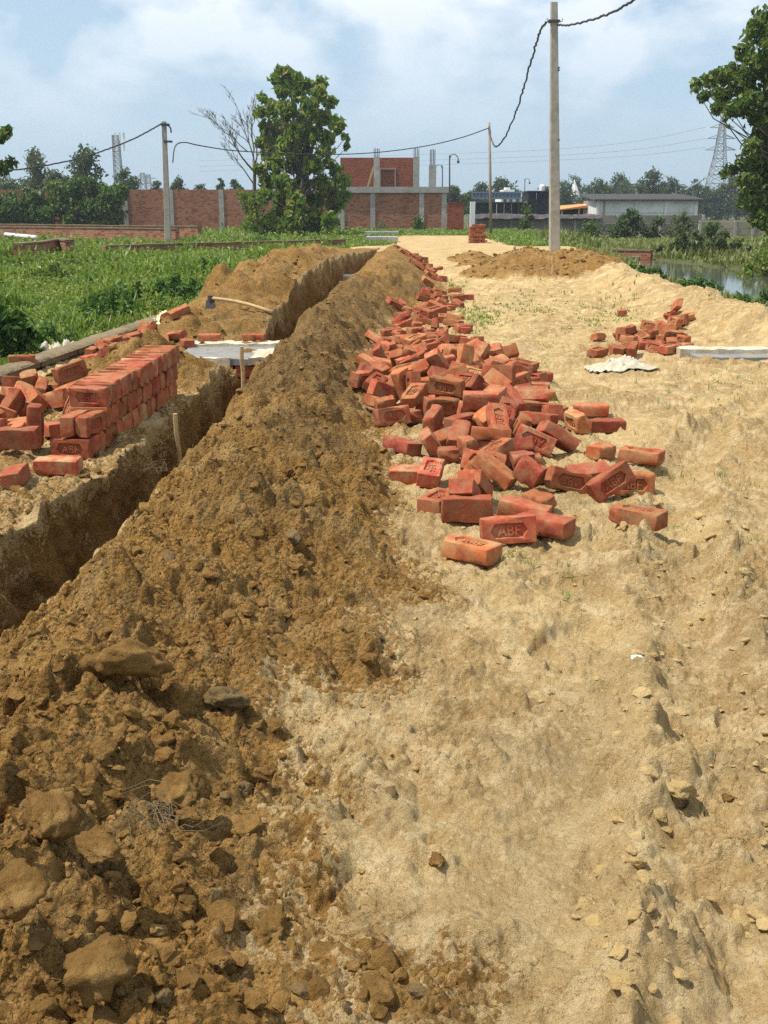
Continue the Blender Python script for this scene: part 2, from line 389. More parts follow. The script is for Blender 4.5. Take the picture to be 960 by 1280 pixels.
def soil_material():
    t = NT('earth'); co = t.coord()
    at = t.n('Attribute', attribute_name='soil')
    sp = t.n('SeparateColor'); t.set(sp.inputs[0], at.outputs['Color'])
    br, gr, dm = sp.outputs[0], sp.outputs[1], sp.outputs[2]
    big = t.noise(1.1, 6, 0.62, co); mid = t.noise(8, 7, 0.68, co); fine = t.noise(60, 6, 0.75, co); grit = t.noise(260, 3, 0.75, co)
    vc = t.n('TexVoronoi', Scale=75.0, feature='F1'); wv = t.n('VectorMath', operation='ADD'); t.set(wv.inputs[0], co)
    ws = t.n('VectorMath', operation='SCALE'); t.set(ws.inputs[0], t.n('TexNoise', Scale=40.0, Detail=2.0).outputs['Color']); ws.inputs['Scale'].default_value = 0.018
    t.t.links.new(co, ws.inputs[0].links[0].from_node.inputs['Vector'])
    t.set(wv.inputs[1], ws.outputs[0]); t.set(vc.inputs['Vector'], wv.outputs[0])
    cs = t.n('SeparateColor'); t.set(cs.inputs[0], vc.outputs['Color'])           # one random tone per crumb
    sand = t.mix(t.ramp(big, (0.40, 0), (0.58, 1)), (0.51, 0.355, 0.160), (0.345, 0.222, 0.092))
    sand = t.mix(t.ramp(mid, (0.46, 0), (0.62, 0.85)), sand, (0.62, 0.47, 0.255))
    sand = t.mix(t.ramp(t.noise(2.3, 6, 0.65, co), (0.53, 0), (0.64, 0.6)), sand, (0.33, 0.245, 0.125))
    sand = t.mix(t.ramp(t.noise(3.9, 6, 0.7, co), (0.56, 0), (0.66, 0.6)), sand, (0.42, 0.26, 0.09))
    sand = t.mix(t.mth('MULTIPLY', dm, 0.55), sand, (0.34, 0.245, 0.118))
    sand = t.mix(t.ramp(fine, (0.34, 0.55), (0.47, 0)), sand, (0.28, 0.185, 0.078))
    sand = t.mix(t.ramp(cs.outputs[0], (0.75, 0), (0.95, 0.3)), sand, (0.66, 0.52, 0.30))
    brown = t.mix(t.ramp(mid, (0.38, 0), (0.64, 1)), (0.205, 0.104, 0.027), (0.36, 0.198, 0.056))
    brown = t.mix(t.ramp(t.noise(3.1, 6, 0.68, co), (0.50, 0), (0.62, 0.75)), brown, (0.41, 0.26, 0.10))
    brown = t.mix(t.ramp(t.noise(5.3, 6, 0.66, co), (0.56, 0), (0.66, 0.6)), brown, (0.12, 0.085, 0.044))
    brown = t.mix(t.ramp(fine, (0.36, 0.75), (0.48, 0)), brown, (0.10, 0.053, 0.017))
    brown = t.mix(t.ramp(cs.outputs[0], (0.6, 0), (0.95, 0.6)), brown, (0.38, 0.225, 0.078))
    dk = t.mix(t.ramp(mid, (0.38, 0), (0.62, 1)), (0.095, 0.060, 0.025), (0.21, 0.135, 0.056))
    brown = t.mix(t.mth('MULTIPLY', dm, 0.75), brown, dk)
    edge = t.mth('ADD', t.mth('MULTIPLY', t.mth('SUBTRACT', t.noise(11, 7, 0.72, co), 0.5), 1.2), t.mth('MULTIPLY', t.mth('SUBTRACT', cs.outputs[1], 0.5), 0.35))
    col = t.mix(t.ramp(t.mth('ADD', br, edge), (0.42, 0), (0.52, 1)), sand, brown)
    und = t.mix(t.ramp(mid, (0.3, 0), (0.7, 1)), (0.055, 0.070, 0.020), (0.12, 0.115, 0.042))
    col = t.mix(t.ramp(t.mth('ADD', gr, t.mth('MULTIPLY', t.mth('SUBTRACT', mid, 0.5), 0.8)), (0.35, 0), (0.7, 1)), col, und)
    col = t.mix(0.18, col, t.ramp(grit, (0.38, 0.25), (0.6, 1.0)), 'MULTIPLY')
    nb = t.bump(t.mth('ADD', fine, t.mth('MULTIPLY', grit, 0.25)), 0.9, 0.022)
    nb = t.bump(t.mth('SUBTRACT', 1.0, vc.outputs['Distance']), t.mth('MULTIPLY_ADD', br, 0.5), 0.016, nb)
    nb.node.inputs['Strength'].links[0].from_node.inputs[2].default_value = 0.3
    MATS['earth'] = t.fin(col, 0.95, nb, 0.12)
soil_material()

def clod_material(name, a, b, c, vary=0.3):
    t = NT(name); co = t.coord()
    big = t.noise(9, 6, 0.7, co); fine = t.noise(60, 6, 0.75, co); grit = t.noise(260, 3, 0.7, co)
    col = t.mix(t.ramp(big, (0.4, 0), (0.62, 1)), a, b)
    col = t.mix(t.ramp(t.noise(13, 4, 0.6, co), (0.55, 0), (0.72, 0.8)), col, c)
    col = t.mix(t.ramp(fine, (0.3, 0.5), (0.5, 0)), col, tuple(x * 0.55 for x in a))
    h = t.mth('ADD', t.mth('MULTIPLY', fine, 0.8), t.mth('MULTIPLY', grit, 0.3))
    MATS[name] = t.fin(col, 0.95, t.bump(h, 0.9, 0.02), 0.12)
clod_material('brown_clod', (0.165, 0.088, 0.025), (0.285, 0.162, 0.050), (0.37, 0.235, 0.092))
clod_material('grey_clod', (0.17, 0.112, 0.050), (0.235, 0.155, 0.066), (0.14, 0.11, 0.07))
clod_material('sand_clod', (0.52, 0.37, 0.165), (0.43, 0.29, 0.12), (0.60, 0.46, 0.24))

def brick_material(name, dusty):
    t = NT(name); oi = t.n('ObjectInfo')
    v = t.n('VectorMath', operation='ADD'); t.set(v.inputs[0], t.coord())
    sc = t.n('VectorMath', operation='SCALE'); t.set(sc.inputs[0], oi.outputs['Location']); sc.inputs['Scale'].default_value = 7.3
    t.set(v.inputs[1], sc.outputs[0]); co = v.outputs[0]
    f = t.noise(17, 6, 0.65, co); fine = t.noise(110, 5, 0.7, co)
    col = t.mix(t.ramp(f, (0.32, 0), (0.7, 1)), (0.27, 0.054, 0.025), (0.37, 0.092, 0.043))
    col = t.mix(t.ramp(t.noise(31, 5, 0.7, co), (0.55, 0), (0.75, 0.65)), col, (0.46, 0.20, 0.125))
    col = t.mix(t.ramp(t.noise(9, 4, 0.6, co), (0.56, 0), (0.66, 0.7)), col, (0.13, 0.032, 0.022))
    dust = t.mth('MULTIPLY', t.ramp(t.noise(11, 6, 0.7, co), (0.42, 0), (0.66, 1)), t.mth('MULTIPLY_ADD', oi.outputs['Random'], dusty))
    col = t.mix(dust, col, (0.33, 0.215, 0.105))
    col = t.mix(t.ramp(fine, (0.28, 0.65), (0.45, 0)), col, (0.15, 0.04, 0.022))
    hs = t.n('HueSaturation'); rv = t.n('Math', operation='MULTIPLY_ADD'); t.set(rv.inputs[0], oi.outputs['Random']); rv.inputs[1].default_value = 0.5; rv.inputs[2].default_value = 0.76
    t.set(hs.inputs['Value'], rv.outputs[0])
    rh = t.n('Math', operation='MULTIPLY_ADD'); t.set(rh.inputs[0], t.mth('FRACT', t.mth('MULTIPLY', oi.outputs['Random'], 7.31))); rh.inputs[1].default_value = 0.018; rh.inputs[2].default_value = 0.494
    t.set(hs.inputs['Hue'], rh.outputs[0]); t.set(hs.inputs['Color'], col)
    nb = t.bump(t.mth('ADD', t.mth('MULTIPLY', f, 0.5), t.mth('MULTIPLY', fine, 0.5)), 0.5, 0.006)
    MATS[name] = t.fin(hs.outputs[0], 0.93, nb, 0.15)
brick_material('red_brick', 0.26)
brick_material('earthy_brick', 0.85)

def wall_brick_material(name, a, b, mortar, sx=1.0, bumps=0.4, pale=0.3):
    t = NT(name); co = t.coord()
    sp = t.n('SeparateXYZ'); t.set(sp.inputs[0], co)
    cb = t.n('CombineXYZ'); t.set(cb.inputs[0], t.mth('ADD', sp.outputs[0], sp.outputs[1])); t.set(cb.inputs[1], sp.outputs[2])
    br = t.n('TexBrick', Scale=1.0); br.inputs['Brick Width'].default_value = 0.24; br.inputs['Row Height'].default_value = 0.085
    br.inputs['Mortar Size'].default_value = 0.009; br.offset = 0.5
    t.set(br.inputs['Vector'], cb.outputs[0]); t.set(br.inputs['Color1'], a); t.set(br.inputs['Color2'], b); t.set(br.inputs['Mortar'], mortar)
    wn = t.n('TexWhiteNoise', noise_dimensions='2D')
    fl = t.n('VectorMath', operation='FLOOR'); dv = t.n('VectorMath', operation='DIVIDE'); t.set(dv.inputs[0], cb.outputs[0]); dv.inputs[1].default_value = (0.24, 0.085, 1)
    t.set(fl.inputs[0], dv.outputs[0]); t.set(wn.inputs['Vector'], fl.outputs[0])
    col = t.mix(t.mth('MULTIPLY', wn.outputs['Value'], pale), br.outputs['Color'], mortar)
    col = t.mix(t.ramp(wn.outputs['Value'], (0.0, 0.7), (0.3, 0.0)), col, tuple(x * 0.4 for x in a))
    col = t.mix(t.ramp(t.noise(0.7, 5, 0.65, co), (0.45, 0), (0.75, 0.5)), col, (0.10, 0.055, 0.04))
    nb = t.bump(br.outputs['Fac'], -bumps if bumps < 0 else bumps, 0.02)
    MATS[name] = t.fin(col, 0.92, nb, 0.15)
wall_brick_material('rough_wall_brick', (0.34, 0.098, 0.042), (0.25, 0.068, 0.032), (0.36, 0.25, 0.17), pale=0.36)
wall_brick_material('smooth_wall_brick', (0.31, 0.078, 0.036), (0.26, 0.064, 0.030), (0.28, 0.12, 0.075), pale=0.1)

grainy('concrete', (0.42, 0.40, 0.36), (0.30, 0.285, 0.25), 3, bump=0.35, dirt=(0.20, 0.18, 0.15), vary=0.2)
grainy('pole_concrete', (0.40, 0.36, 0.30), (0.28, 0.25, 0.205), 5, bump=0.4, dirt=(0.20, 0.175, 0.14))
grainy('slab_grey', (0.24, 0.235, 0.22), (0.165, 0.16, 0.15), 9, bump=0.5, dirt=(0.28, 0.25, 0.2))
grainy('lime_white', (0.56, 0.51, 0.41), (0.42, 0.35, 0.24), 11, bump=0.6, dirt=(0.40, 0.31, 0.18))
grainy('kerb_cement', (0.25, 0.185, 0.105), (0.155, 0.115, 0.065), 6, bump=0.9, bdist=0.03, dirt=(0.09, 0.08, 0.04))
grainy('kerb_brick', (0.16, 0.105, 0.06), (0.11, 0.08, 0.045), 14, bump=0.6, dirt=(0.08, 0.08, 0.045), vary=0.35)
grainy('raw_wood', (0.50, 0.36, 0.19), (0.40, 0.27, 0.13), 12, bump=0.3, dirt=(0.27, 0.18, 0.09))
grainy('grey_wood', (0.33, 0.27, 0.19), (0.24, 0.19, 0.13), 14, bump=0.3)
grainy('dry_root', (0.20, 0.15, 0.085), (0.13, 0.095, 0.05), 30)
grainy('dark_steel', (0.05, 0.05, 0.05), (0.09, 0.08, 0.07), 20, rough=0.6, metal=0.4)
grainy('galvanised_steel', (0.30, 0.32, 0.34), (0.22, 0.24, 0.26), 5, rough=0.6, metal=0.3)
grainy('cable_black', (0.035, 0.035, 0.038), (0.06, 0.06, 0.06), 20, rough=0.7)
grainy('white_paint', (0.74, 0.74, 0.72), (0.62, 0.62, 0.60), 2, bump=0.2, dirt=(0.34, 0.33, 0.30))
grainy('shed_panel', (0.66, 0.66, 0.65), (0.55, 0.55, 0.53), 1.3, bump=0.3, dirt=(0.27, 0.26, 0.24), vary=0.15)
grainy('grey_panel', (0.235, 0.215, 0.175), (0.17, 0.155, 0.125), 1.5, bump=0.4, dirt=(0.11, 0.10, 0.075), vary=0.25)
grainy('tan_panel', (0.33, 0.28, 0.215), (0.27, 0.225, 0.17), 1.5, bump=0.4, dirt=(0.19, 0.16, 0.12), vary=0.2)
grainy('black_sheet', (0.014, 0.017, 0.024), (0.022, 0.025, 0.033), 3, rough=0.6, bump=0.2)
grainy('tarpaulin', (0.03, 0.03, 0.035), (0.07, 0.065, 0.06), 6, rough=0.6, bump=0.4, dirt=(0.20, 0.10, 0.10))
grainy('blue_steel', (0.16, 0.21, 0.28), (0.12, 0.16, 0.22), 4, rough=0.6)
grainy('orange_roof', (0.62, 0.27, 0.08), (0.52, 0.22, 0.07), 3, rough=0.6)
grainy('sack_plastic', (0.47, 0.44, 0.34), (0.36, 0.32, 0.22), 16, rough=0.55, spec=0.4, bump=0.4, dirt=(0.36, 0.28, 0.16))
grainy('yellow_sack', (0.62, 0.52, 0.24), (0.66, 0.60, 0.42), 14, rough=0.55, spec=0.4, bump=0.4, dirt=(0.3, 0.22, 0.1))
grainy('paper_white', (0.75, 0.75, 0.72), (0.65, 0.64, 0.6), 20, rough=0.7)
grainy('bark', (0.12, 0.09, 0.065), (0.075, 0.058, 0.042), 9, bump=0.6, bdist=0.03)
grainy('grey_bark', (0.17, 0.145, 0.12), (0.11, 0.095, 0.08), 9, bump=0.5, bdist=0.03)
grainy('opening_dark', (0.012, 0.011, 0.01), (0.02, 0.018, 0.016), 3)
grainy('glass', (0.04, 0.05, 0.06), (0.05, 0.06, 0.07), 3, rough=0.15, spec=0.5, bump=0.0)
grainy('white_pipe', (0.68, 0.67, 0.62), (0.58, 0.56, 0.5), 9, rough=0.5, bump=0.1)

def leaf_material(name, a, b, c=None, trans=0.35):
    t = NT(name)
    at = t.n('Attribute', attribute_name='tone')
    sp = t.n('SeparateColor'); t.set(sp.inputs[0], at.outputs['Color'])
    col = t.mix(sp.outputs[0], a, b)
    if c: col = t.mix(t.ramp(sp.outputs[1], (0.80, 0), (0.95, 1)), col, c)
    t.fin(col, 0.5, None, 0.3)
    tr = t.n('BsdfTranslucent'); t.set(tr.inputs['Color'], t.mix(1.0, col, (1.15, 1.25, 0.6), 'MULTIPLY'))
    ms = t.n('MixShader'); ms.inputs[0].default_value = trans
    t.t.links.new(t.b.outputs[0], ms.inputs[1]); t.t.links.new(tr.outputs[0], ms.inputs[2]); t.t.links.new(ms.outputs[0], t.out.inputs[0])
    MATS[name] = t.m
leaf_material('meadow_leaf', (0.085, 0.150, 0.022), (0.215, 0.285, 0.055), (0.36, 0.33, 0.10))
leaf_material('dry_reed', (0.12, 0.155, 0.040), (0.23, 0.235, 0.085), (0.30, 0.24, 0.11))
leaf_material('weed_leaf', (0.038, 0.090, 0.018), (0.095, 0.170, 0.036))
leaf_material('teak_leaf', (0.070, 0.130, 0.016), (0.185, 0.250, 0.040), (0.33, 0.30, 0.08), 0.45)
leaf_material('broad_leaf', (0.040, 0.085, 0.015), (0.130, 0.185, 0.032), (0.20, 0.23, 0.05))
leaf_material('far_leaf', (0.038, 0.068, 0.022), (0.088, 0.125, 0.040))
leaf_material('creeper_leaf', (0.045, 0.090, 0.016), (0.125, 0.185, 0.034))
leaf_material('pale_leaf', (0.060, 0.085, 0.035), (0.13, 0.155, 0.065))

def water_material():
    t = NT('pond_water'); co = t.coord()
    n1 = t.noise(1.6, 3, 0.5, co)
    col = t.mix(t.ramp(t.noise(0.5, 4, 0.6, co), (0.4, 0), (0.7, 1)), (0.06, 0.065, 0.05), (0.10, 0.10, 0.075))
    MATS['pond_water'] = t.fin(col, 0.08, t.bump(n1, 0.05, 0.05), 0.5)
water_material()

# ------------------------------------------------------------------ object helpers
def link(o, parent=None):
    COL.objects.link(o)
    if parent is not None: o.parent = parent
    return o
def tag(o, label=None, cat=None, group=None, kind=None):
    if label: o['label'] = label
    if cat: o['category'] = cat
    if group: o['group'] = group
    if kind: o['kind'] = kind
    return o
def empty(name, loc, label=None, cat=None, group=None, rz=0.0):
    o = bpy.data.objects.new(name, None); o.location = loc; o.rotation_euler = (0, 0, rz)
    o.empty_display_size = 0.2
    return tag(link(o), label, cat, group)
def np_mesh(name, v, faces, mat, smooth=False, nper=None):
    """v (n,3); faces (m,k) int array or list"""
    me = bpy.data.meshes.new(name)
    v = np.ascontiguousarray(v, dtype=np.float32)
    if isinstance(faces, np.ndarray):
        k = faces.shape[1]; m = faces.shape[0]
        me.vertices.add(len(v)); me.vertices.foreach_set('co', v.ravel())
        me.loops.add(m * k); me.loops.foreach_set('vertex_index', np.ascontiguousarray(faces, dtype=np.int32).ravel())
        me.polygons.add(m); me.polygons.foreach_set('loop_start', np.arange(0, m * k, k, dtype=np.int32))
        try: me.polygons.foreach_set('loop_total', np.full(m, k, dtype=np.int32))
        except Exception: pass
        me.update(calc_edges=True)
    else:
        me.from_pydata([tuple(p) for p in v], [], faces)
    me.polygons.foreach_set('use_smooth', np.full(len(me.polygons), bool(smooth)))
    me.materials.append(MATS[mat]); me.update()
    return me
def add_tone(me, arr):
    a = me.color_attributes.new('tone', 'FLOAT_COLOR', 'POINT')
    a.data.foreach_set('color', np.ascontiguousarray(arr, dtype=np.float32).ravel())
class MB:
    """collects simple solids; build() links them as one mesh object"""
    def __init__(s): s.v = []; s.f = []
    def add(s, vs, fs):
        o = len(s.v); s.v += [tuple(p) for p in vs]; s.f += [tuple(i + o for i in f) for f in fs]; return s
    def box(s, lo, hi, jit=0.0, rnd=None, M=None):
        (x0, y0, z0), (x1, y1, z1) = lo, hi
        vs = [Vector(p) for p in ((x0, y0, z0), (x1, y0, z0), (x1, y1, z0), (x0, y1, z0), (x0, y0, z1), (x1, y0, z1), (x1, y1, z1), (x0, y1, z1))]
        if jit: vs = [p + Vector((rnd.uniform(-jit, jit), rnd.uniform(-jit, jit), rnd.uniform(-jit, jit))) for p in vs]
        if M is not None: vs = [M @ p for p in vs]
        return s.add(vs, [(0, 3, 2, 1), (4, 5, 6, 7), (0, 1, 5, 4), (1, 2, 6, 5), (2, 3, 7, 6), (3, 0, 4, 7)])
    def tube(s, pts, rad, n=8, cap=True, square=False):
        pts = [Vector(p) for p in pts]
        rs = rad if isinstance(rad, (list, tuple)) else [rad] * len(pts)
        vs = []; up = Vector((0, 0, 1))
        for i, p in enumerate(pts):
            d = (pts[min(i + 1, len(pts) - 1)] - pts[max(i - 1, 0)]).normalized()
            a = d.cross(Vector((0, 1, 0)) if abs(d.z) > 0.9 else up).normalized(); b = d.cross(a)
            for k in range(n):
                an = 2 * math.pi * (k + (0.5 if square else 0)) / n
                vs.append(p + (a * math.cos(an) + b * math.sin(an)) * rs[i])
        fs = []
        for i in range(len(pts) - 1):
            for k in range(n):
                k2 = (k + 1) % n
                fs.append((i * n + k, i * n + k2, (i + 1) * n + k2, (i + 1) * n + k))
        if cap:
            fs.append(tuple(range(n))[::-1]); fs.append(tuple((len(pts) - 1) * n + k for k in range(n)))
        return s.add(vs, fs)
    def mesh(s, name, mat, smooth=False, bevel=0.0):
        me = bpy.data.meshes.new(name); me.from_pydata(s.v, [], s.f)
        bm = bmesh.new(); bm.from_mesh(me); bmesh.ops.recalc_face_normals(bm, faces=bm.faces)
        if bevel: bmesh.ops.bevel(bm, geom=list(bm.edges), offset=bevel, segments=1, affect='EDGES', clamp_overlap=True)
        bm.to_mesh(me); bm.free()
        me.polygons.foreach_set('use_smooth', [smooth] * len(me.polygons))
        me.materials.append(MATS[mat]); me.update(); return me
    def build(s, name, mat, parent=None, smooth=False, bevel=0.0, loc=None):
        """world coordinates in; local to the parent's origin when there is one"""
        if parent is not None:
            Mi = (Matrix.Translation(parent.location) @ Euler(parent.rotation_euler).to_matrix().to_4x4()).inverted()
            if parent.parent is not None:
                q = parent.parent
                Mi = ((Matrix.Translation(q.location) @ Euler(q.rotation_euler).to_matrix().to_4x4()) @ (Matrix.Translation(parent.location) @ Euler(parent.rotation_euler).to_matrix().to_4x4())).inverted()
            s.v = [tuple(Mi @ Vector(p)) for p in s.v]
        elif loc is not None:
            s.v = [tuple(Vector(p) - Vector(loc)) for p in s.v]
        o = bpy.data.objects.new(name, s.mesh(name, mat, smooth, bevel))
        if loc is not None: o.location = loc
        return link(o, parent)

# ------------------------------------------------------------------ the ground: one sheet, finest where it is close
def build_ground():
    ys = list(np.linspace(-4, 0.9, 26))
    y = ys[-1]
    while y < 14: y += max(0.005, 0.0043 * y); ys.append(y)
    while y < 45: y += 0.0088 * y; ys.append(y)
    while y < 4500: y += 0.075 * y; ys.append(y)
    ys = np.array(ys); n = len(ys)
    xl, xr = trench_lines(ys)
    xk = ip(ys, T_XK); xt = ip(ys, T_XT)
    W = 0.44 * np.maximum(ys, 1.5) + 0.6
    big = 8 + 1.6 * np.abs(ys)
    cl = np.minimum(xl - 0.6, -W); cr = np.maximum(np.maximum(xt, 0) + 0.8, W)
    segs = []
    def seg(a, b, k, last=False):
        u = np.linspace(0, 1, k + 1)[:None if last else -1]
        segs.append(a[:, None] + (b - a)[:, None] * u[None, :])
    seg(-big, cl, 22); n0 = sum(s.shape[1] for s in segs)
    seg(cl, xl, 180); nl = sum(s.shape[1] for s in segs)
    NWL, NB, NWR = 30, 6, 20
    dep = ip(ys, T_DEP)
    bl, brr = xl + 0.05 * (dep > 0.01), xr - 0.05 * (dep > 0.01)
    seg(xl, bl, NWL); seg(bl, brr, NB); seg(brr, xr, NWR); nr = sum(s.shape[1] for s in segs)
    seg(xr, cr, 590); seg(cr, big, 24, True)
    X = np.concatenate(segs, axis=1); Y = np.repeat(ys[:, None], X.shape[1], axis=1)
    m = X.shape[1]
    Z, B, Gs, D = [a.reshape(n, m) for a in ground(X.ravel(), Y.ravel())]
    # trench walls and floor
    zl = Z[:, nl - 1]; zr = Z[:, nr]
    bot = np.minimum(zl, 0.0) * 0 - dep
    for j in range(NWL):
        v = j / NWL
        Z[:, nl + j] = zl + (np.minimum(bot, zl) - zl) * v
    for j in range(NB):
        Z[:, nl + NWL + j] = np.minimum(bot, zl) + 0.06 * fbm(X[:, nl + NWL + j], ys, 3, 3, 90)
    for j in range(NWR):
        v = j / NWR
        Z[:, nl + NWL + NB + j] = np.minimum(bot, zl) + (zr - np.minimum(bot, zl)) * v
    a0, a1 = nl, nr
    wz, wy = Z[:, a0:a1], Y[:, a0:a1]
    on = (dep > 0.02)[:, None]
    amp = np.zeros(a1 - a0)
    amp[:NWL] = np.sin(np.linspace(0.12, 1, NWL) * np.pi * 0.9); amp[-NWR:] = np.sin(np.linspace(1, 0.0, NWR) * np.pi * 0.9)
    goug = (0.13 + 0.09 * sm(10, 13, wy)) * fbm(wy * 1.0, wz * 0.45, 2.6, 4, 91, 0.58) + 0.030 * fbm(wy, wz, 14, 3, 92, 0.6) + 0.10 * lumps(wy.ravel(), wz.ravel(), 0.16, 93, 0.6).reshape(wy.shape) * 0.4
    sgn = np.ones(a1 - a0); sgn[-NWR:] = -1; sgn[NWL:NWL + NB] = 0
    X[:, a0:a1] += on * goug * amp[None, :] * sgn[None, :]
    Y[:, a0:a1] += on * 0.02 * fbm(wy, wz, 9, 2, 94) * amp[None, :]
    B[:, a0:a1] = np.where(on, 0.72 + 0.6 * fbm(wy, wz, 1.2, 3, 95), B[:, a0:a1]); D[:, a0:a1] = np.where(on, 0.4 + 0.4 * fbm(wy, wz, 0.8, 2, 96), D[:, a0:a1])
    vtop = np.zeros(a1 - a0); vtop[:NWL] = 1 - np.linspace(0, 1, NWL) * 4
    B[:, a0:a1] = np.where(on & (vtop[None, :] > 0), B[:, a0:a1] - 0.35 * vtop[None, :], B[:, a0:a1])
    # individual marks in the sand close to the camera: (px, py, rx, ry, turn, height)
    for px, py, rx, ry, tn, hgt in ((815, 965, 0.085, 0.19, -38, 0.055), (770, 985, 0.05, 0.06, 0, 0.03), (475, 1005, 0.085, 0.12, -20, 0.035), (445, 1030, 0.04, 0.09, -20, -0.035),
                                    (905, 1085, 0.05, 0.2, -22, 0.028), (860, 1190, 0.05, 0.13, -15, 0.03), (700, 1225, 0.06, 0.12, -25, 0.022), (590, 1180, 0.06, 0.10, 20, 0.02),
                                    (640, 730, 0.3, 0.12, 10, 0.02), (930, 555, 0.55, 0.18, 25, 0.06), (905, 600, 0.55, 0.14, 20, -0.05), (150, 830, 0.12, 0.14, 10, 0.05), (560, 860, 0.2, 0.1, 0, 0.015)):
        c = G(px, py); ca, sa = math.cos(R(tn)), math.sin(R(tn))
        sel = (np.abs(X - c.x) < 4 * max(rx, ry)) & (np.abs(Y - c.y) < 4 * max(rx, ry))
        ex, ey = X[sel] - c.x, Y[sel] - c.y
        u = (ca * ex - sa * ey) / rx; v = (sa * ex + ca * ey) / ry
        q = u * u + v * v + 0.7 * fbm(ex, ey, 9, 3, int(px))
        Z[sel] += hgt * np.where(q < 1, np.sqrt(np.clip(1 - q, 0, 1)), 0) * (1 + 0.5 * fbm(ex, ey, 22, 3, int(py)))
    V = np.stack([X, Y, Z], axis=-1).reshape(-1, 3)
    idx = np.arange(n * m).reshape(n, m)
    F = np.stack([idx[:-1, :-1], idx[:-1, 1:], idx[1:, 1:], idx[1:, :-1]], axis=-1).reshape(-1, 4)
    me = np_mesh('ground', V, F, 'earth', smooth=True)
    a = me.color_attributes.new('soil', 'FLOAT_COLOR', 'POINT')
    a.data.foreach_set('color', np.stack([B, Gs, D, np.ones_like(B)], axis=-1).astype(np.float32).ravel())
    tag(link(bpy.data.objects.new('ground', me)), 'sandy track with a brown spoil heap and an open trench', kind='structure')
build_ground()
# hand-placed bricks: (px, py, z offset, pose, yaw, tilt, roll, mesh, label)
HAND = [
 (589, 697, 0.0, 'flat', -40, 0, 0, 0, 'red brick stamped ABF face up, nearest of all to the camera'),
 (634, 677, 0.0, 'edge', 4, -10, -3, 1, 'brick stood on edge showing ABF upright behind the nearest brick'),
 (583, 650, 0.0, 'back', 1, 0, 0, 2, 'plain red brick on its long edge at the near end of the heap'),
 (682, 665, 0.0, 'down', -38, 0, 0, 3, 'brick lying right of the upright ABF brick, plain side up'),
 (548, 636, 0.0, 'flat', 62, 0, 0, 0, 'brick at the near left corner of the heap, pointing away'),
 (788, 617, 0.0, 'edge', -8, -4, 0, 2, 'brick on edge that the leaning ABF brick rests against'),
 (761, 621, 0.02, 'edge', 22, -14, -27, 1, 'tilted brick with dark ABF stamp leaning on another right of the heap'),
 (797, 655, 0.0, 'flat', -40, 0, 0, 4, 'lone dusty brick with sand in its stamp, nearest on the right'),
 (801, 577, 0.0, 'flat', -34, 0, 0, 0, 'lone brick stamp up, farthest right of the loose bricks by the heap'),
 (752, 571, 0.0, 'flat', 35, 0, 0, 6, 'broken half brick left of the lone brick with its stamp up'),
 (738, 518, 0.0, 'down', -4, 0, 0, 3, 'upper of the two loose plain bricks right of the heap'),
 (757, 538, 0.0, 'down', 8, 0, 0, 5, 'lower of the two loose plain bricks right of the heap'),
 (515, 594, -0.03, 'down', -10, 6, 0, 4, 'soil covered brick half buried in the spoil left of the heap'),
 (672, 476, 0.0, 'down', 6, 0, 0, 3, 'brick jutting out of the heap towards the track, farthest of three'),
 (668, 490, 0.0, 'down', -7, 0, 0, 5, 'brick jutting out of the heap towards the track, middle of three'),
 (672, 500, 0.0, 'flat', 8, 0, 0, 0, 'brick jutting out of the heap towards the track, nearest of three'),
 (74, 589, 0.0, 'down', -3, 4, 0, 4, 'mud coated brick lying in front of the neat stack'),
 (18, 604, 0.0, 'down', 97, -10, 0, 4, 'brick pointing at the camera at the foot of the left heap'),
 (24, 566, 0.03, 'back', 2, 6, 0, 2, 'long brick on edge at the left border of the picture'),
 (47, 560, 0.02, 'end', 8, 0, 4, 3, 'brick standing upright on its end left of the neat stack'),
]
def pose_matrix(pose, yaw, tilt, roll):
    B = {'flat': Matrix.Identity(3), 'down': Matrix.Rotation(math.pi, 3, 'X'), 'edge': Matrix.Rotation(math.pi / 2, 3, 'X'),
         'back': Matrix.Rotation(-math.pi / 2, 3, 'X'), 'end': Matrix.Rotation(math.pi / 2, 3, 'Y')}[pose]
    hz = {'flat': 0.0375, 'down': 0.0375, 'edge': 0.0575, 'back': 0.0575, 'end': 0.115}[pose]
    return Matrix.Rotation(R(yaw), 3, 'Z') @ Matrix.Rotation(R(roll), 3, 'Y') @ Matrix.Rotation(R(tilt), 3, 'X') @ B, hz
def hand_places():
    out = []
    for px, py, dz, pose, yaw, tilt, roll, k, lab in HAND:
        M, hz = pose_matrix(pose, yaw, tilt, roll)
        p = G(px, py, 0)
        for _ in range(3):
            gx, gy = np.meshgrid(np.linspace(-.09, .09, 7), np.linspace(-.07, .07, 6)); z = float(np.percentile(ground(p.x + gx.ravel(), p.y + gy.ravel())[0], 85))
            p = G(px, py, z)
        # push back by half the depth seen from the contact line
        out.append((Vector((p.x, p.y, p.z + hz + dz - 0.004)), M, k, lab))
    return out
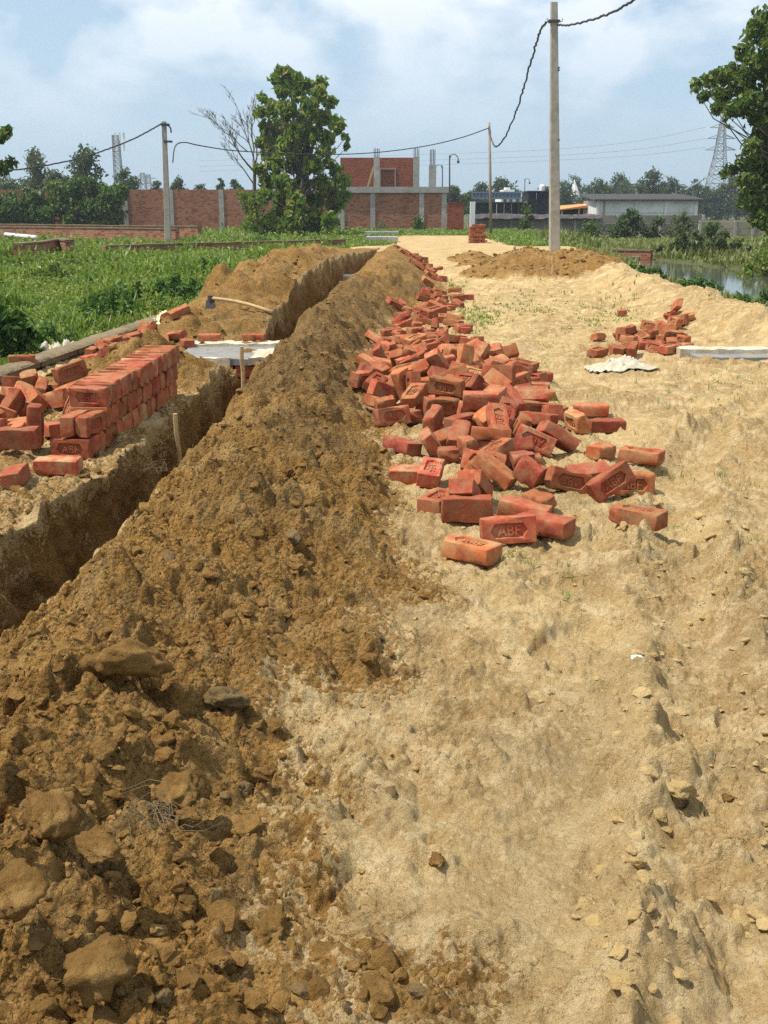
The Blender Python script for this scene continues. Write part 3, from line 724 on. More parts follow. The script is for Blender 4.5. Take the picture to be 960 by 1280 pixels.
# the neat stack left of the trench: on edge, stamp towards the camera; three courses
def stack_places():
    rnd = random.Random(5); out = []
    A = Vector((-1.735, 5.84)); Bv = Vector((-1.535, 7.02)); L = (Bv - A).length; d = (Bv - A) / L
    yaw = math.degrees(math.atan2(d.y, d.x)) - 90
    n = 16; step = 0.0795
    def base(i): return 0.045 + 0.11 * (i / n)
    for c in range(3):
        for i in range(-2, n):
            if c > 0 and i < 1: continue
            q = A + d * (step * i + 0.04 + (0.004 * c)) + Vector((rnd.uniform(-.006, .006) + 0.006 * c, 0))
            if c == 2 and i > 6: q = q + Vector((0.012, 0))
            tilt = rnd.uniform(-1.5, 1.5) - 4.5
            M, hz = pose_matrix('edge', yaw + rnd.uniform(-1.5, 1.5), tilt, rnd.uniform(-.8, .8) + 180 * (rnd.random() < 0.5 or (c == 2 and i == 1)))
            out.append((Vector((q.x, q.y, base(i) + hz + c * 0.117)), M, rnd.choice((0, 1, 2, 4)), c, i))
    for k, dx in enumerate((-0.012, 0.078)):      # two end-on bricks in front on the first course
        q = A + d * (-0.5 * step) + Vector((dx, 0))
        M, hz = pose_matrix('edge', yaw + 90 + (3, -2)[k], 0, 0)
        out.append((Vector((q.x, q.y, base(-0.5) + hz + 0.117)), M, k, 1, -1 - k))
    return out

# ------------------------------------------------------------------ bricks
def text_mesh(body, size, depth, fat):
    cu = bpy.data.curves.new('lettering', 'FONT'); cu.body = body; cu.size = size; cu.extrude = depth; cu.offset = fat
    cu.align_x = 'CENTER'; cu.align_y = 'CENTER'; cu.resolution_u = 3
    o = bpy.data.objects.new('lettering', cu); COL.objects.link(o)
    dg = bpy.context.evaluated_depsgraph_get(); dg.update()
    me = bpy.data.meshes.new_from_object(o.evaluated_get(dg))
    bpy.data.objects.remove(o); bpy.data.curves.remove(cu)
    return me
ABF = text_mesh('ABF', 0.062, 0.0042, 0.0011)
_vx = [v.co for v in ABF.vertices]
_sx = 0.100 / (max(v.x for v in _vx) - min(v.x for v in _vx)); _sy = 0.044 / (max(v.y for v in _vx) - min(v.y for v in _vx))
_mx = (max(v.x for v in _vx) + min(v.x for v in _vx)) / 2; _my = (max(v.y for v in _vx) + min(v.y for v in _vx)) / 2
BRICK_MATS = ['red_brick', 'red_brick', 'red_brick', 'red_brick', 'earthy_brick', 'red_brick', 'red_brick']
def brick_mesh(seed, mat, half=False, low=False):
    rnd = random.Random(seed)
    bm = bmesh.new(); a, b, c = 0.115, 0.0575, 0.0375
    if half: a0, a1 = -0.075, 0.06
    else: a0, a1 = -a, a
    Rt = [bm.verts.new(p) for p in ((a0, -b, c), (a1, -b, c), (a1, b, c), (a0, b, c))]
    Rb = [bm.verts.new(p) for p in ((a0, -b, -c), (a1, -b, -c), (a1, b, -c), (a0, b, -c))]
    outer = []
    if low or half:
        bm.faces.new(Rt)
    else:
        hx, hp, hy = 0.060, 0.080, 0.0325
        H = [(-hp, 0), (-hx, -hy), (hx, -hy), (hp, 0), (hx, hy), (-hx, hy)]
        Ht = [bm.verts.new((p[0], p[1], c)) for p in H]
        Hf = [bm.verts.new((p[0] * 0.95, p[1] * 0.9, c - 0.011)) for p in H]
        for f in ((Rt[0], Rt[1], Ht[2], Ht[1]), (Rt[1], Ht[3], Ht[2]), (Rt[1], Rt[2], Ht[3]), (Rt[2], Ht[4], Ht[3]), (Rt[2], Rt[3], Ht[5], Ht[4]), (Rt[3], Ht[0], Ht[5]), (Rt[3], Rt[0], Ht[0]), (Rt[0], Ht[1], Ht[0])):
            bm.faces.new(f)
        for i in range(6):
            j = (i + 1) % 6; bm.faces.new((Ht[i], Ht[j], Hf[j], Hf[i]))
        bm.faces.new(Hf)
    bm.faces.new(Rb[::-1])
    for i in range(4):
        j = (i + 1) % 4; bm.faces.new((Rt[j], Rt[i], Rb[i], Rb[j]))
    bmesh.ops.recalc_face_normals(bm, faces=bm.faces)
    box = set(Rt + Rb)
    es = [e for e in bm.edges if e.verts[0] in box and e.verts[1] in box]
    bmesh.ops.bevel(bm, geom=es, offset=0.0028, segments=1, affect='EDGES', profile=0.6)
    bmesh.ops.triangulate(bm, faces=bm.faces)
    if not low:
        for _ in range(2):
            long_e = [e for e in bm.edges if e.calc_length() > 0.030]
            bmesh.ops.subdivide_edges(bm, edges=long_e, cuts=1, use_grid_fill=True)
            bmesh.ops.triangulate(bm, faces=bm.faces)
        chips = [Vector((rnd.choice((a0, a1)), rnd.choice((-b, b)), rnd.choice((-c, c)))) for _ in range(3)] + [Vector((rnd.uniform(a0, a1), rnd.choice((-b, b)), rnd.choice((-c, c)))) for _ in range(5)]
        cr = [rnd.uniform(0.014, 0.034) for _ in chips]
        so = Vector((seed * 3.7, seed * 1.3, 0))
        for v in bm.verts:
            p = v.co.copy()
            v.co += mnoise.noise_vector(p * 34 + so) * 0.0021 + mnoise.noise_vector(p * 9 + so) * 0.0034
            for q, r in zip(chips, cr):
                dd = (p - q).length
                if dd < r: v.co -= Vector((q.x * 0.5, q.y, q.z)).normalized() * (r - dd) * 0.5
            if half and p.x > a1 - 0.012:
                v.co.x += 0.020 * mnoise.noise(p * 28 + so) - 0.25 * abs(p.z)
    me = bpy.data.meshes.new('brick'); bm.to_mesh(me); bm.free()
    me.polygons.foreach_set('use_smooth', [True] * len(me.polygons))
    me.set_sharp_from_angle(angle=R(38))
    if not (half or low):
        b2 = bmesh.new(); b2.from_mesh(me); n0 = len(b2.verts)
        b2.from_mesh(ABF); b2.verts.ensure_lookup_table()
        for v in b2.verts[n0:]:
            v.co = Vector(((v.co.x - _mx) * _sx, (v.co.y - _my) * _sy, c - 0.0085 + v.co.z * 0.75)) + mnoise.noise_vector(v.co * 60) * 0.0008
        b2.to_mesh(me); b2.free()
    me.materials.append(MATS[mat]); me.update()
    return me
BM = [brick_mesh(3 + k, BRICK_MATS[k], half=(k == 6)) for k in range(7)]
BM_LOW = brick_mesh(99, 'red_brick', low=True)
def put_brick(p, M, k, label, group, name='brick'):
    o = bpy.data.objects.new(name, BM[k]); o.matrix_world = Matrix.Translation(p) @ M.to_4x4()
    h_ = (math.sin(p.x * 91.7 + p.y * 57.3) * 43758.5) % 1.0; o.scale = (1 + 0.03 * (h_ - 0.5), 1 + 0.04 * ((h_ * 7) % 1 - 0.5), 1 + 0.05 * ((h_ * 13) % 1 - 0.5))
    return tag(link(o), label, 'brick', group)

# settled bricks: heap, position in mm, quaternion in 1/1000; the ones that show largest first
N_SINGLE = 218
BRICKS = [
('m',723,5104,112,343,18,-705,621),
('m',569,5166,99,43,-934,243,259),
('m',942,5144,49,5,-194,624,-757),
('m',240,5182,85,641,20,91,-762),
('m',653,4647,38,23,-981,178,79),
('m',414,6770,270,172,-140,-738,638),
('m',745,4781,38,928,61,51,-364),
('m',1000,5876,126,932,-209,266,127),
('m',49,6544,114,757,602,146,208),
('m',104,5887,68,73,892,-441,-62),
('l',-2183,7221,293,667,621,187,366),
('m',860,5794,119,218,67,-629,743),
('m',612,6475,225,58,38,651,756),
('m',671,6023,183,611,291,-136,724),
('m',1216,6479,94,397,-486,-602,493),
('m',200,6908,184,817,45,-149,556),
('m',384,4702,102,212,559,-777,197),
('m',999,7000,167,22,60,-920,-388),
('m',310,6449,112,601,-541,-476,346),
('m',360,5653,67,725,10,-33,-688),
('m',614,5839,144,47,-70,-990,109),
('m',438,4814,113,536,-206,-203,-793),
('l',-2218,6593,213,841,-255,334,-341),
('m',1078,5318,43,2,-163,973,163),
('l',-2365,6512,178,703,-388,-553,224),
('m',17,6940,111,776,-615,-120,72),
('m',467,5735,93,371,-413,-606,570),
('m',3,7233,155,346,73,-709,-610),
('m',266,5880,94,323,649,-617,-305),
('l',-2119,6728,194,625,-769,-32,-129),
('m',377,6708,149,675,730,87,58),
('m',445,6028,100,121,-774,-610,-123),
('m',624,8106,258,594,-495,-592,-228),
('m',591,5519,108,956,-20,-203,211),
('m',531,5357,93,126,-29,-463,877),
('m',408,7775,268,397,-279,-429,-762),
('m',803,7272,277,607,-763,158,-157),
('m',1111,6839,73,89,97,-793,-595),
('m',141,7245,192,730,357,538,-225),
('m',786,7113,235,54,488,780,388),
('m',561,6984,258,418,-208,-344,815),
('m',-181,7831,151,327,-450,628,-544),
('m',849,6882,157,554,612,-171,-537),
('m',1000,6624,83,944,-62,21,-324),
('k',-3282,9446,78,164,0,0,-986),
('m',729,6186,186,742,338,-120,567),
('m',624,6324,140,214,-263,920,198),
('m',724,5681,105,962,-247,-42,-110),
('l',-1944,6024,139,23,867,-494,59),
('m',786,5990,117,79,-551,-32,830),
('k',-2278,11725,291,164,-260,944,122),
('m',793,8795,203,274,-822,-352,-355),
('r',2087,10200,43,902,45,11,430),
('r',2779,10210,72,406,-1,8,-914),
('m',475,6353,98,637,670,260,280),
('m',207,7151,190,200,710,31,-674),
('m',175,6688,87,882,-21,-20,-471),
('l',-2357,6166,191,202,-798,-567,22),
('m',979,7618,153,682,632,171,326),
('r',2421,10170,65,346,448,-524,-636),
('m',1095,9420,138,569,-805,-91,-141),
('m',1155,8597,144,317,39,-46,946),
('m',290,9846,200,915,88,-63,389),
('r',2278,11109,81,124,954,274,-3),
('m',282,7744,215,323,699,637,-41),
('k',-2233,11217,88,100,-965,209,-126),
('m',-67,7784,126,546,-68,254,-796),
('m',254,8500,181,213,-122,616,749),
('m',558,6661,128,780,-614,-19,116),
('m',399,6157,61,71,-242,959,132),
('l',-2644,7346,209,626,-32,88,774),
('m',45,9947,127,937,38,88,-336),
('r',2316,10426,34,17,716,-696,-58),
('l',-2379,7144,183,568,-305,-475,599),
('r',3075,12104,91,692,623,-197,-306),
('m',708,6711,219,78,-828,-556,-19),
('m',-29,8634,103,5,575,793,204),
('m',461,6884,263,433,571,-676,171),
('m',-123,8922,110,207,-191,-957,-72),
('r',2714,10411,55,674,554,-285,-397),
('t',523,13081,140,385,-296,-645,590),
('l',-2486,7304,192,551,-433,200,685),
('m',1027,6911,82,693,703,151,46),
('m',1228,8354,76,375,-94,26,922),
('l',-2480,7086,188,651,284,30,703),
('m',507,8586,265,55,77,-984,-150),
('t',210,12867,105,223,-269,107,931),
('m',402,4999,63,999,29,12,24),
('m',-47,9287,149,356,588,-602,-406),
('m',437,7522,210,198,165,-922,-288),
('r',3081,11212,81,616,774,138,40),
('t',136,14207,173,275,-268,187,-904),
('m',1063,8241,152,333,-65,-102,-935),
('m',-109,8494,111,496,143,159,841),
('k',-2034,10813,54,9,825,-565,7),
('m',115,8747,167,308,690,636,-155),
('r',3034,10542,53,40,700,713,-17),
('r',2593,11336,125,19,491,-871,23),
('t',614,15863,197,144,38,-675,723),
('m',726,5301,121,35,-741,670,-44),
('t',229,12739,41,952,30,-149,266),
('r',3442,12417,104,523,-395,-450,607),
('t',725,14031,73,140,264,-603,-740),
('k',-2763,11416,41,125,-953,-263,-80),
('t',-80,10891,84,278,265,175,907),
('m',319,8655,237,594,-436,-90,670),
('r',3794,13695,181,311,-671,397,-543),
('k',-2744,10338,76,491,-267,165,-813),
('t',345,11658,65,632,629,326,315),
('m',160,8602,148,233,-37,716,-658),
('m',908,8425,180,114,-695,-701,108),
('r',3159,11052,51,483,-463,-498,551),
('k',-2775,10670,91,32,-579,814,30),
('t',81,11830,57,987,48,-44,150),
('t',830,12632,73,49,-335,-940,36),
('r',3216,11861,67,238,354,703,569),
('t',931,12403,43,352,-27,58,-934),
('l',-1891,6239,218,119,511,219,-823),
('m',266,8850,187,786,-581,204,-45),
('k',-2619,9786,72,825,-39,-208,-524),
('r',3687,13609,77,105,-314,934,-133),
('k',-2860,10215,29,536,465,-453,-539),
('r',2897,11416,83,459,3,21,-888),
('r',2719,10684,54,992,71,8,-102),
('m',904,8854,171,690,695,-201,24),
('m',603,8461,250,966,-27,122,224),
('r',2749,11120,69,686,-72,-155,708),
('m',934,8668,146,259,-894,-365,-21),
('k',-2570,11428,113,492,-784,377,-6),
('t',161,11667,58,2,469,-883,23),
('l',-2354,6673,182,450,98,-309,832),
('m',670,7501,224,191,40,-197,961),
('t',947,12173,36,750,-24,5,660),
('l',-2265,6011,144,411,-559,-462,552),
('m',202,10433,135,2,832,-555,-12),
('m',575,10137,129,677,30,-620,395),
('m',481,7375,247,154,961,78,215),
('f',747,18049,213,135,-934,-167,286),
('m',102,7767,158,132,530,-816,191),
('t',920,13694,28,68,-230,-967,87),
('r',3028,11004,38,18,781,622,61),
('l',-2082,5824,149,518,591,-452,-422),
('t',390,12483,64,66,-677,-733,8),
('r',3216,14252,43,729,8,-21,685),
('t',1142,16399,75,983,32,-33,180),
('r',3501,12564,107,584,-703,255,-316),
('m',-45,7096,100,525,85,186,826),
('t',1101,15764,37,61,-554,-822,-119),
('t',586,12056,101,327,-593,446,-585),
('m',168,8376,138,949,86,-158,-259),
('t',602,15858,102,132,144,-981,5),
('m',456,8236,209,708,-669,-175,142),
('t',824,15081,116,957,0,272,101),
('t',700,14274,117,769,-546,298,-146),
('l',-2302,7293,171,922,45,-103,-370),
('t',481,12793,70,66,993,93,-34),
('t',912,14734,60,2,-411,912,6),
('m',900,8963,205,172,84,947,258),
('m',472,9360,193,740,570,11,357),
('m',635,10337,160,618,-17,79,782),
('f',1208,18137,60,49,996,60,32),
('m',314,9106,176,767,284,246,-520),
('l',-2610,7237,150,10,425,900,-93),
('r',2649,11534,85,106,230,68,-965),
('k',-2787,9974,12,95,219,971,19),
('r',2558,10793,71,398,367,-602,-587),
('r',2442,10468,48,703,138,-105,-690),
('m',762,8313,190,845,197,399,296),
('t',743,13360,59,730,43,-31,681),
('t',312,14202,82,89,617,-770,-134),
('r',2587,11270,54,25,746,-665,16),
('m',832,9841,157,40,132,709,691),
('r',3674,12867,112,981,70,-133,-125),
('m',274,6914,122,91,50,987,126),
('k',-2478,11953,189,286,532,796,21),
('m',435,5187,65,702,-387,-309,512),
('m',585,7759,213,112,-370,705,-595),
('t',788,16094,108,520,-186,166,817),
('l',-2170,6998,183,194,247,939,138),
('m',7,9038,92,72,-94,-992,-40),
('m',743,9167,198,321,911,-13,260),
('m',276,7596,152,57,-971,218,-75),
('k',-2433,10916,106,685,-251,684,-9),
('f',916,17488,82,197,-132,68,-969),
('t',498,11860,46,535,8,-18,-845),
('t',658,11907,44,624,16,44,-780),
('m',-100,9399,103,346,-686,-489,414),
('m',745,5578,49,1000,16,-2,22),
('m',1029,8462,139,248,600,744,159),
('m',653,5821,66,112,984,-133,-40),
('k',-2628,11617,111,153,-284,-165,932),
('l',-2211,6192,122,73,-992,53,-89),
('m',758,8181,161,599,762,244,24),
('r',2869,10896,67,398,-476,537,-572),
('f',858,20512,187,132,-324,-32,-936),
('f',744,22057,260,928,-92,337,-128),
('f',1013,20333,105,30,254,93,962),
('m',393,9778,172,53,-386,919,-69),
('f',1140,20813,79,592,-704,-253,298),
('m',1104,8144,84,228,-55,-25,-972),
('t',1297,16748,52,16,988,155,7),
('k',-2615,10090,67,595,-100,318,-732),
('t',341,12953,75,148,120,756,627),
('t',85,10996,49,57,7,-998,-33),
('l',-2135,7183,205,122,-499,857,-48),
('m',861,9636,145,543,458,478,-517),
('t',249,14606,125,73,657,-732,-164),
('t',534,14732,49,8,180,981,-72),
('r',3265,12407,70,712,79,1,-698),
('f',1029,23430,99,187,-324,-926,-46),
('m',669,7071,197,46,-642,-748,164),
('r',2616,10972,51,963,-34,71,-259),
('t',911,16379,69,442,-6,29,-896),
('m',170,8033,146,4,313,803,-507),
('m',755,10448,137,67,726,-684,24),
('m',968,7067,117,336,-686,587,269),
('f',520,28844,294,944,115,260,166),
('l',-2403,6336,173,72,218,-627,745),
('k',-2529,10697,56,162,-13,-685,-710),
('f',1036,28025,151,970,-13,34,239),
('l',-2523,6565,209,5,219,956,-196),
('t',584,15025,62,813,223,-185,-504),
('t',235,13382,74,116,-878,-448,125),
('f',1279,25177,38,381,84,33,-920),
('r',3542,12648,95,324,160,721,592),
('r',2789,11592,62,80,459,884,35),
('t',524,11520,44,946,-18,-3,325),
('t',469,13999,44,62,754,-652,-50),
('t',486,11259,42,930,60,-9,363),
('m',325,7333,157,78,755,-648,69),
('k',-2333,11061,40,51,-778,623,61),
('m',83,7467,136,45,-204,925,317),
('t',639,14121,70,676,690,101,237),
('t',554,11093,47,225,31,-158,-961),
('t',1005,15530,18,47,-17,-999,11),
('m',400,8966,241,796,27,-110,-595),
('m',247,9853,102,104,-55,771,-626),
('t',121,10646,62,545,-483,-558,398),
('m',788,8056,155,95,951,257,-147),
('f',373,31792,326,132,-813,-551,131),
('k',-2533,10467,59,817,477,147,290),
('f',1038,27939,60,552,-601,417,-400),
('m',44,9346,65,41,-786,-615,-53),
('m',351,8027,196,741,-518,238,-355),
('m',1165,7093,37,445,-45,101,-889),
('f',626,26232,253,88,942,-173,-275),
('f',694,23415,251,680,-666,298,-75),
('r',3279,12163,65,649,73,-101,-750),
('f',1098,23812,92,171,818,-534,-131),
('m',762,6255,94,58,-109,724,-679),
('m',62,9759,64,180,-62,-30,981),
('m',-9,10036,70,448,92,-27,889),
('m',741,10369,73,42,858,509,-57),
('f',825,28465,126,167,166,-694,680),
('t',838,15639,48,24,-934,-354,-48),
('f',995,21758,92,288,155,178,928),
('t',770,16647,118,945,44,323,-18),
('f',663,23719,283,119,-185,23,-975),
('f',828,24854,179,252,-75,-703,-661),
('f',1149,26685,43,16,779,627,1),
('f',1025,24636,91,828,-203,151,-501),
('m',768,5310,50,530,-50,-27,846),
('f',691,29668,188,155,818,-515,-205),
('r',3238,11644,38,69,-985,-142,71),
('f',813,23875,210,348,138,53,926),
('m',650,6479,111,617,724,-216,-222),
('f',736,22674,262,816,249,270,446),
('t',842,15952,55,549,-10,49,834),
('f',988,31691,39,10,-287,-958,4),
('l',-2228,5726,107,47,-964,-258,-44),
('f',1064,28529,42,191,2,48,980),
('f',764,29889,147,268,92,-609,741),
('f',994,26034,87,973,-16,162,-161),
('m',491,6819,157,786,-609,-76,77),
('f',982,33196,44,1,-536,-844,5),
('t',298,11334,45,9,-1000,11,-26),
('f',857,32365,66,9,-811,577,97),
('m',1182,9266,59,664,0,20,-747),
('t',372,11971,46,342,-23,52,-938),
('m',400,8319,199,970,65,-41,231),
('m',429,7150,177,843,-537,38,19),
('m',222,10398,59,391,-8,9,-920),
('m',251,9514,153,951,-26,-292,98),
('k',-2716,10135,27,150,-539,808,-184),
('f',924,28159,77,498,663,488,274),
('m',837,7414,198,80,-526,728,-432),
('f',937,21969,119,282,195,-939,-34),
('f',964,32470,44,644,5,-5,765),
('f',534,29620,285,380,-267,87,-881),
('m',1134,9571,76,209,-331,688,-611),
('f',681,32320,162,206,673,-677,-215),
('f',759,26129,183,809,113,172,550),
('f',706,27764,177,231,272,-933,-34),
('f',841,29442,100,286,-67,-956,5),
('f',776,22460,229,55,-938,-143,311),
('m',953,7252,153,986,-101,131,16),
('f',748,33321,101,155,-267,-23,-951),
('f',901,30418,59,612,91,113,778),
('m',522,7360,186,950,-173,-200,165),
('f',772,30621,118,929,95,277,226),
('f',973,30980,41,5,842,-540,1),
('k',-2290,10693,82,12,913,170,-370),
('f',791,28667,116,125,848,-472,-205),
('m',694,10010,83,124,87,-683,-715),
('m',378,9479,114,2,648,-756,-93),
('m',990,9082,95,205,328,725,570),
('m',710,7621,173,435,185,-2,881),
('l',-2543,6252,98,926,54,35,372),
('l',-2231,6890,161,63,281,958,-15),
('m',713,6757,129,4,48,655,754),
('l',-2779,6895,82,313,-13,-55,948),
('l',-2381,5748,182,194,10,-43,-980),
('l',-2463,6103,119,931,186,81,304),
('l',-2766,7004,109,180,-266,-729,604),
('k',-2531,10862,26,65,-792,603,-69),
('k',-2383,9936,34,44,580,812,46),
('m',199,9129,95,799,54,-96,-591),
('m',482,9977,95,384,471,673,421),
('m',498,10191,67,202,296,-712,-604),
('l',-2620,6445,143,661,712,220,86),
('l',-2821,6860,151,7,405,912,56),
('m',39,7628,86,92,877,453,130),
('l',-2588,6373,132,210,98,-683,-692),
('m',797,9319,129,459,-857,234,15),
('k',-2816,10593,5,38,971,-234,-10),
('m',438,9734,107,160,67,-55,-983),
('m',9,7979,103,3,-137,-987,85),
('k',-2421,10130,102,4,-791,607,-76),
('m',840,7771,161,320,-129,-5,-939),
('m',-10,10420,54,467,10,141,873),
('m',497,7033,148,41,997,-43,-51),
('k',-2830,10823,21,34,-965,-247,-80),
('m',381,9223,141,645,-762,-51,19),
('k',-2435,12136,195,99,378,909,146),
('k',-2482,9672,52,798,-108,-127,-579),
('k',-2606,10538,44,643,-702,-248,181),
('m',886,9055,158,15,558,770,310),
('k',-2340,9612,67,439,412,422,678),
('l',-1742,7166,172,15,995,82,-60),
('m',747,7260,149,465,183,193,844),
('m',451,8575,170,683,-88,-56,-723),
('l',-2461,5772,102,20,790,-612,40),
('m',1012,8851,83,716,-73,37,-693),
('t',612,10692,49,16,-922,386,-22),
('m',1106,10062,48,18,-607,794,1),
('m',937,8337,91,481,110,56,868),
('m',439,10361,86,9,-3,712,-703),
('m',605,6022,60,50,-793,-607,5),
('f',965,25158,92,158,299,-937,-83),
('m',988,7169,76,987,-125,75,-61),
('f',749,23087,218,848,-135,153,-490),
('f',612,26400,245,263,-59,-962,46),
('m',654,8903,156,957,70,-33,280),
('m',662,9689,90,15,770,633,-78),
('f',953,28765,60,105,81,-991,1),
('f',754,31554,104,21,-933,-246,260),
('f',776,30047,100,137,-819,-495,257),
('f',902,25775,121,956,-27,210,-204),
('f',984,24967,98,11,990,-78,-121),
('f',801,24516,168,56,-234,-5,-970),
('t',641,16220,115,826,252,115,491),
('f',1040,29033,51,40,254,-966,13),
('k',-2367,10551,56,486,-160,-114,852),
('t',456,13082,49,981,70,25,177),
('t',580,13421,54,712,19,-56,700),
('t',613,14440,47,566,-7,-19,824),
('t',794,15264,39,186,63,979,-54),
('t',727,15096,51,534,400,-521,-533),
('t',563,13660,51,53,717,695,-16),
('m',194,10117,49,979,10,43,197),
('m',582,10550,98,796,25,-228,560),
('m',621,8776,221,210,-933,283,-76),
('m',790,9830,67,59,-375,-925,29),
('m',639,9042,162,664,744,70,25),
('l',-2553,6803,118,40,959,-263,97),
('m',558,8717,175,138,-267,-804,513),
('m',782,7004,98,24,971,207,-122),
('l',-2548,6637,112,61,265,959,81),
('m',663,9459,99,138,88,70,984),
('m',222,9295,111,42,-70,713,696),
('m',469,8888,159,590,-608,-386,366),
('m',1048,9252,81,125,-704,-687,134),
('m',869,10277,74,185,165,-755,-607),
('m',558,9351,135,962,-51,-268,7),
('l',-2416,6865,142,49,-952,269,-139),
('r',3699,13104,63,120,-207,48,970),
('m',752,9243,139,51,132,440,-887),
('m',864,5952,61,492,-498,489,-520),
('m',1151,8674,69,22,992,121,-6),
('t',271,11020,20,612,-122,-8,781),
('m',512,9547,140,353,-454,556,-601),
('m',760,8558,134,917,-88,83,-381),
('m',922,7373,92,525,-32,199,-827),
('m',-23,8183,83,2,-321,-947,21),
('m',505,9134,154,407,-899,-142,81),
('m',229,8953,135,798,588,-131,15),
('m',1191,8974,64,35,624,-778,-54),
('m',336,10262,103,121,-109,-831,-531),
('m',611,8392,178,55,-617,-777,112),
]
for p, M, k, lab in hand_places():
    put_brick(p, M, k, lab, 'loose bricks around the heaps')
def ordinal(i): return ['first', 'second', 'third', 'fourth', 'fifth', 'sixth', 'seventh', 'eighth', 'ninth', 'tenth', 'eleventh', 'twelfth', 'thirteenth', 'fourteenth', 'fifteenth', 'sixteenth'][i]
def nth(i):
    if i < 16: return ordinal(i)
    return '%d%s' % (i + 1, 'st' if (i + 1) % 10 == 1 else 'nd' if (i + 1) % 10 == 2 else 'rd' if (i + 1) % 10 == 3 else 'th')
for p, M, k, c, i in stack_places():
    row = ('bottom', 'middle', 'top')[c]
    if c == 1 and i < 0: lab = 'end-on brick at the front of the neat stack, %s of two' % ('left' if i == -1 else 'right')
    else: lab = '%s brick from the front in the %s course of the neat stack' % (nth(i + 2 if c == 0 else i - 1), row)
    put_brick(p, M, k, lab, 'bricks in the neat stack left of the trench')
ZONE = {'m': ('big heap', 'bricks of the big heap'), 't': ('trail behind the heap', 'bricks of the trail along the spoil'), 'f': ('far brick trail', 'bricks at the far end of the trail'),
        'r': ('heap right of the track', 'bricks of the heap on the right'), 'l': ('heap left of the stack', 'loose bricks left of the neat stack'), 'k': ('small heap by the kerb', 'bricks of the heap by the kerb')}
def brick_labels(rows):
    """how each brick lies, on which side of its heap, and its place counted from the camera"""
    Q = __import__('mathutils').Quaternion; lab = {}; per = {}
    xs = {z: sorted(r[1] - 120 * 0 for r in rows if r[0] == z) for z in ZONE}
    for i, r in enumerate(rows):
        M = Q([q / 1000.0 for q in r[4:8]]).to_matrix(); up = M.col[2].z; ln = abs(M.col[0].z); sd_ = abs(M.col[1].z)
        pose = 'stood on end' if ln > 0.85 else 'flat, stamp up' if up > 0.94 else 'flat, plain side up' if up < -0.94 else 'on its long edge' if sd_ > 0.94 else 'steeply tilted' if ln > 0.4 else 'leaning, stamp showing' if up > 0.1 else 'leaning, plain side up'
        near = [q[1] for q in rows if q[0] == r[0] and abs(q[2] - r[2]) < 1200]
        a, b = min(near), max(near); t = (r[1] - a) / max(b - a, 1)
        side = 'left side' if t < 0.34 else 'right side' if t > 0.66 else 'middle'
        per.setdefault((r[0], pose, side), []).append(i)
    for (z, pose, side), ids in per.items():
        ids.sort(key=lambda i: rows[i][2])
        for k, i in enumerate(ids):
            lab[i] = 'brick %s, %s of the %s' % (pose, side, ZONE[z][0]) + ('' if len(ids) == 1 else ', %s nearest' % nth(k) if k else ', nearest')
    return lab
LAB = brick_labels(BRICKS[:N_SINGLE])
restv, restf = [], []
lv = np.empty(len(BM_LOW.vertices) * 3, dtype=np.float32); BM_LOW.vertices.foreach_get('co', lv); lv = lv.reshape(-1, 3)
lf = np.array([list(p.vertices) for p in BM_LOW.polygons])
brnd = random.Random(77)
for i, row in enumerate(BRICKS):
    z = row[0]; p = Vector(row[1:4]) / 1000.0; M = __import__('mathutils').Quaternion([q / 1000.0 for q in row[4:8]]).to_matrix()
    k = brnd.choice((0, 0, 1, 1, 2, 2, 3, 3, 4, 4, 5, 5, 6, 6))
    if i < N_SINGLE:
        put_brick(p, M, k, LAB[i], ZONE[z][1])
    else:
        o_ = len(restv) * len(lv)
        restv.append(lv @ np.array(M).T + np.array(p)); restf.append(lf + o_)
if restv:
    me = np_mesh('scattered_bricks', np.concatenate(restv), np.concatenate(restf), 'red_brick')
    tag(link(bpy.data.objects.new('scattered_bricks', me)), 'smaller red bricks filling the heaps and the far trail', 'bricks', kind='stuff')

# ------------------------------------------------------------------ earth clods
def ico(sub):
    bm = bmesh.new(); bmesh.ops.create_icosphere(bm, subdivisions=sub, radius=1.0)
    v = np.array([p.co[:] for p in bm.verts]); f = np.array([[q.index for q in p.verts] for p in bm.faces]); bm.free()
    return v, f
ICO = {k: ico(k) for k in (2, 3, 4)}
def clod_shape(sub, rs, planes=11, rough=0.10, flat=0.8):
    v, f = ICO[sub]
    n = rs.normal(size=(planes, 3)); n /= np.linalg.norm(n, axis=1)[:, None]
    d = rs.uniform(0.55, 0.95, planes)
    dots = v @ n.T
    r = np.min(np.where(dots > 0.12, d[None, :] / np.maximum(dots, 0.12), 9), axis=1); r = np.minimum(r, 1.12)
    o = rs.uniform(0, 50)
    for fr, am in ((2.2, rough), (5.5, rough * 0.6), (13, rough * 0.4), (29, rough * 0.25)):
        r = r * (1 + am * (pn(v[:, 0] * fr + o, v[:, 1] * fr + v[:, 2] * fr * 0.7, int(o)) + pn(v[:, 2] * fr + o, v[:, 1] * fr - v[:, 0] * fr * 0.6, int(o) + 3)))
    s = np.array([1, rs.uniform(0.65, 1.0), rs.uniform(0.5, 0.85) * flat])
    return v * r[:, None] * s[None, :], f
def rotz(v, a, tilt=0.0, ta=0.0):
    M = np.array(Euler((tilt * math.cos(ta), tilt * math.sin(ta), a)).to_matrix())
    return v @ M.T
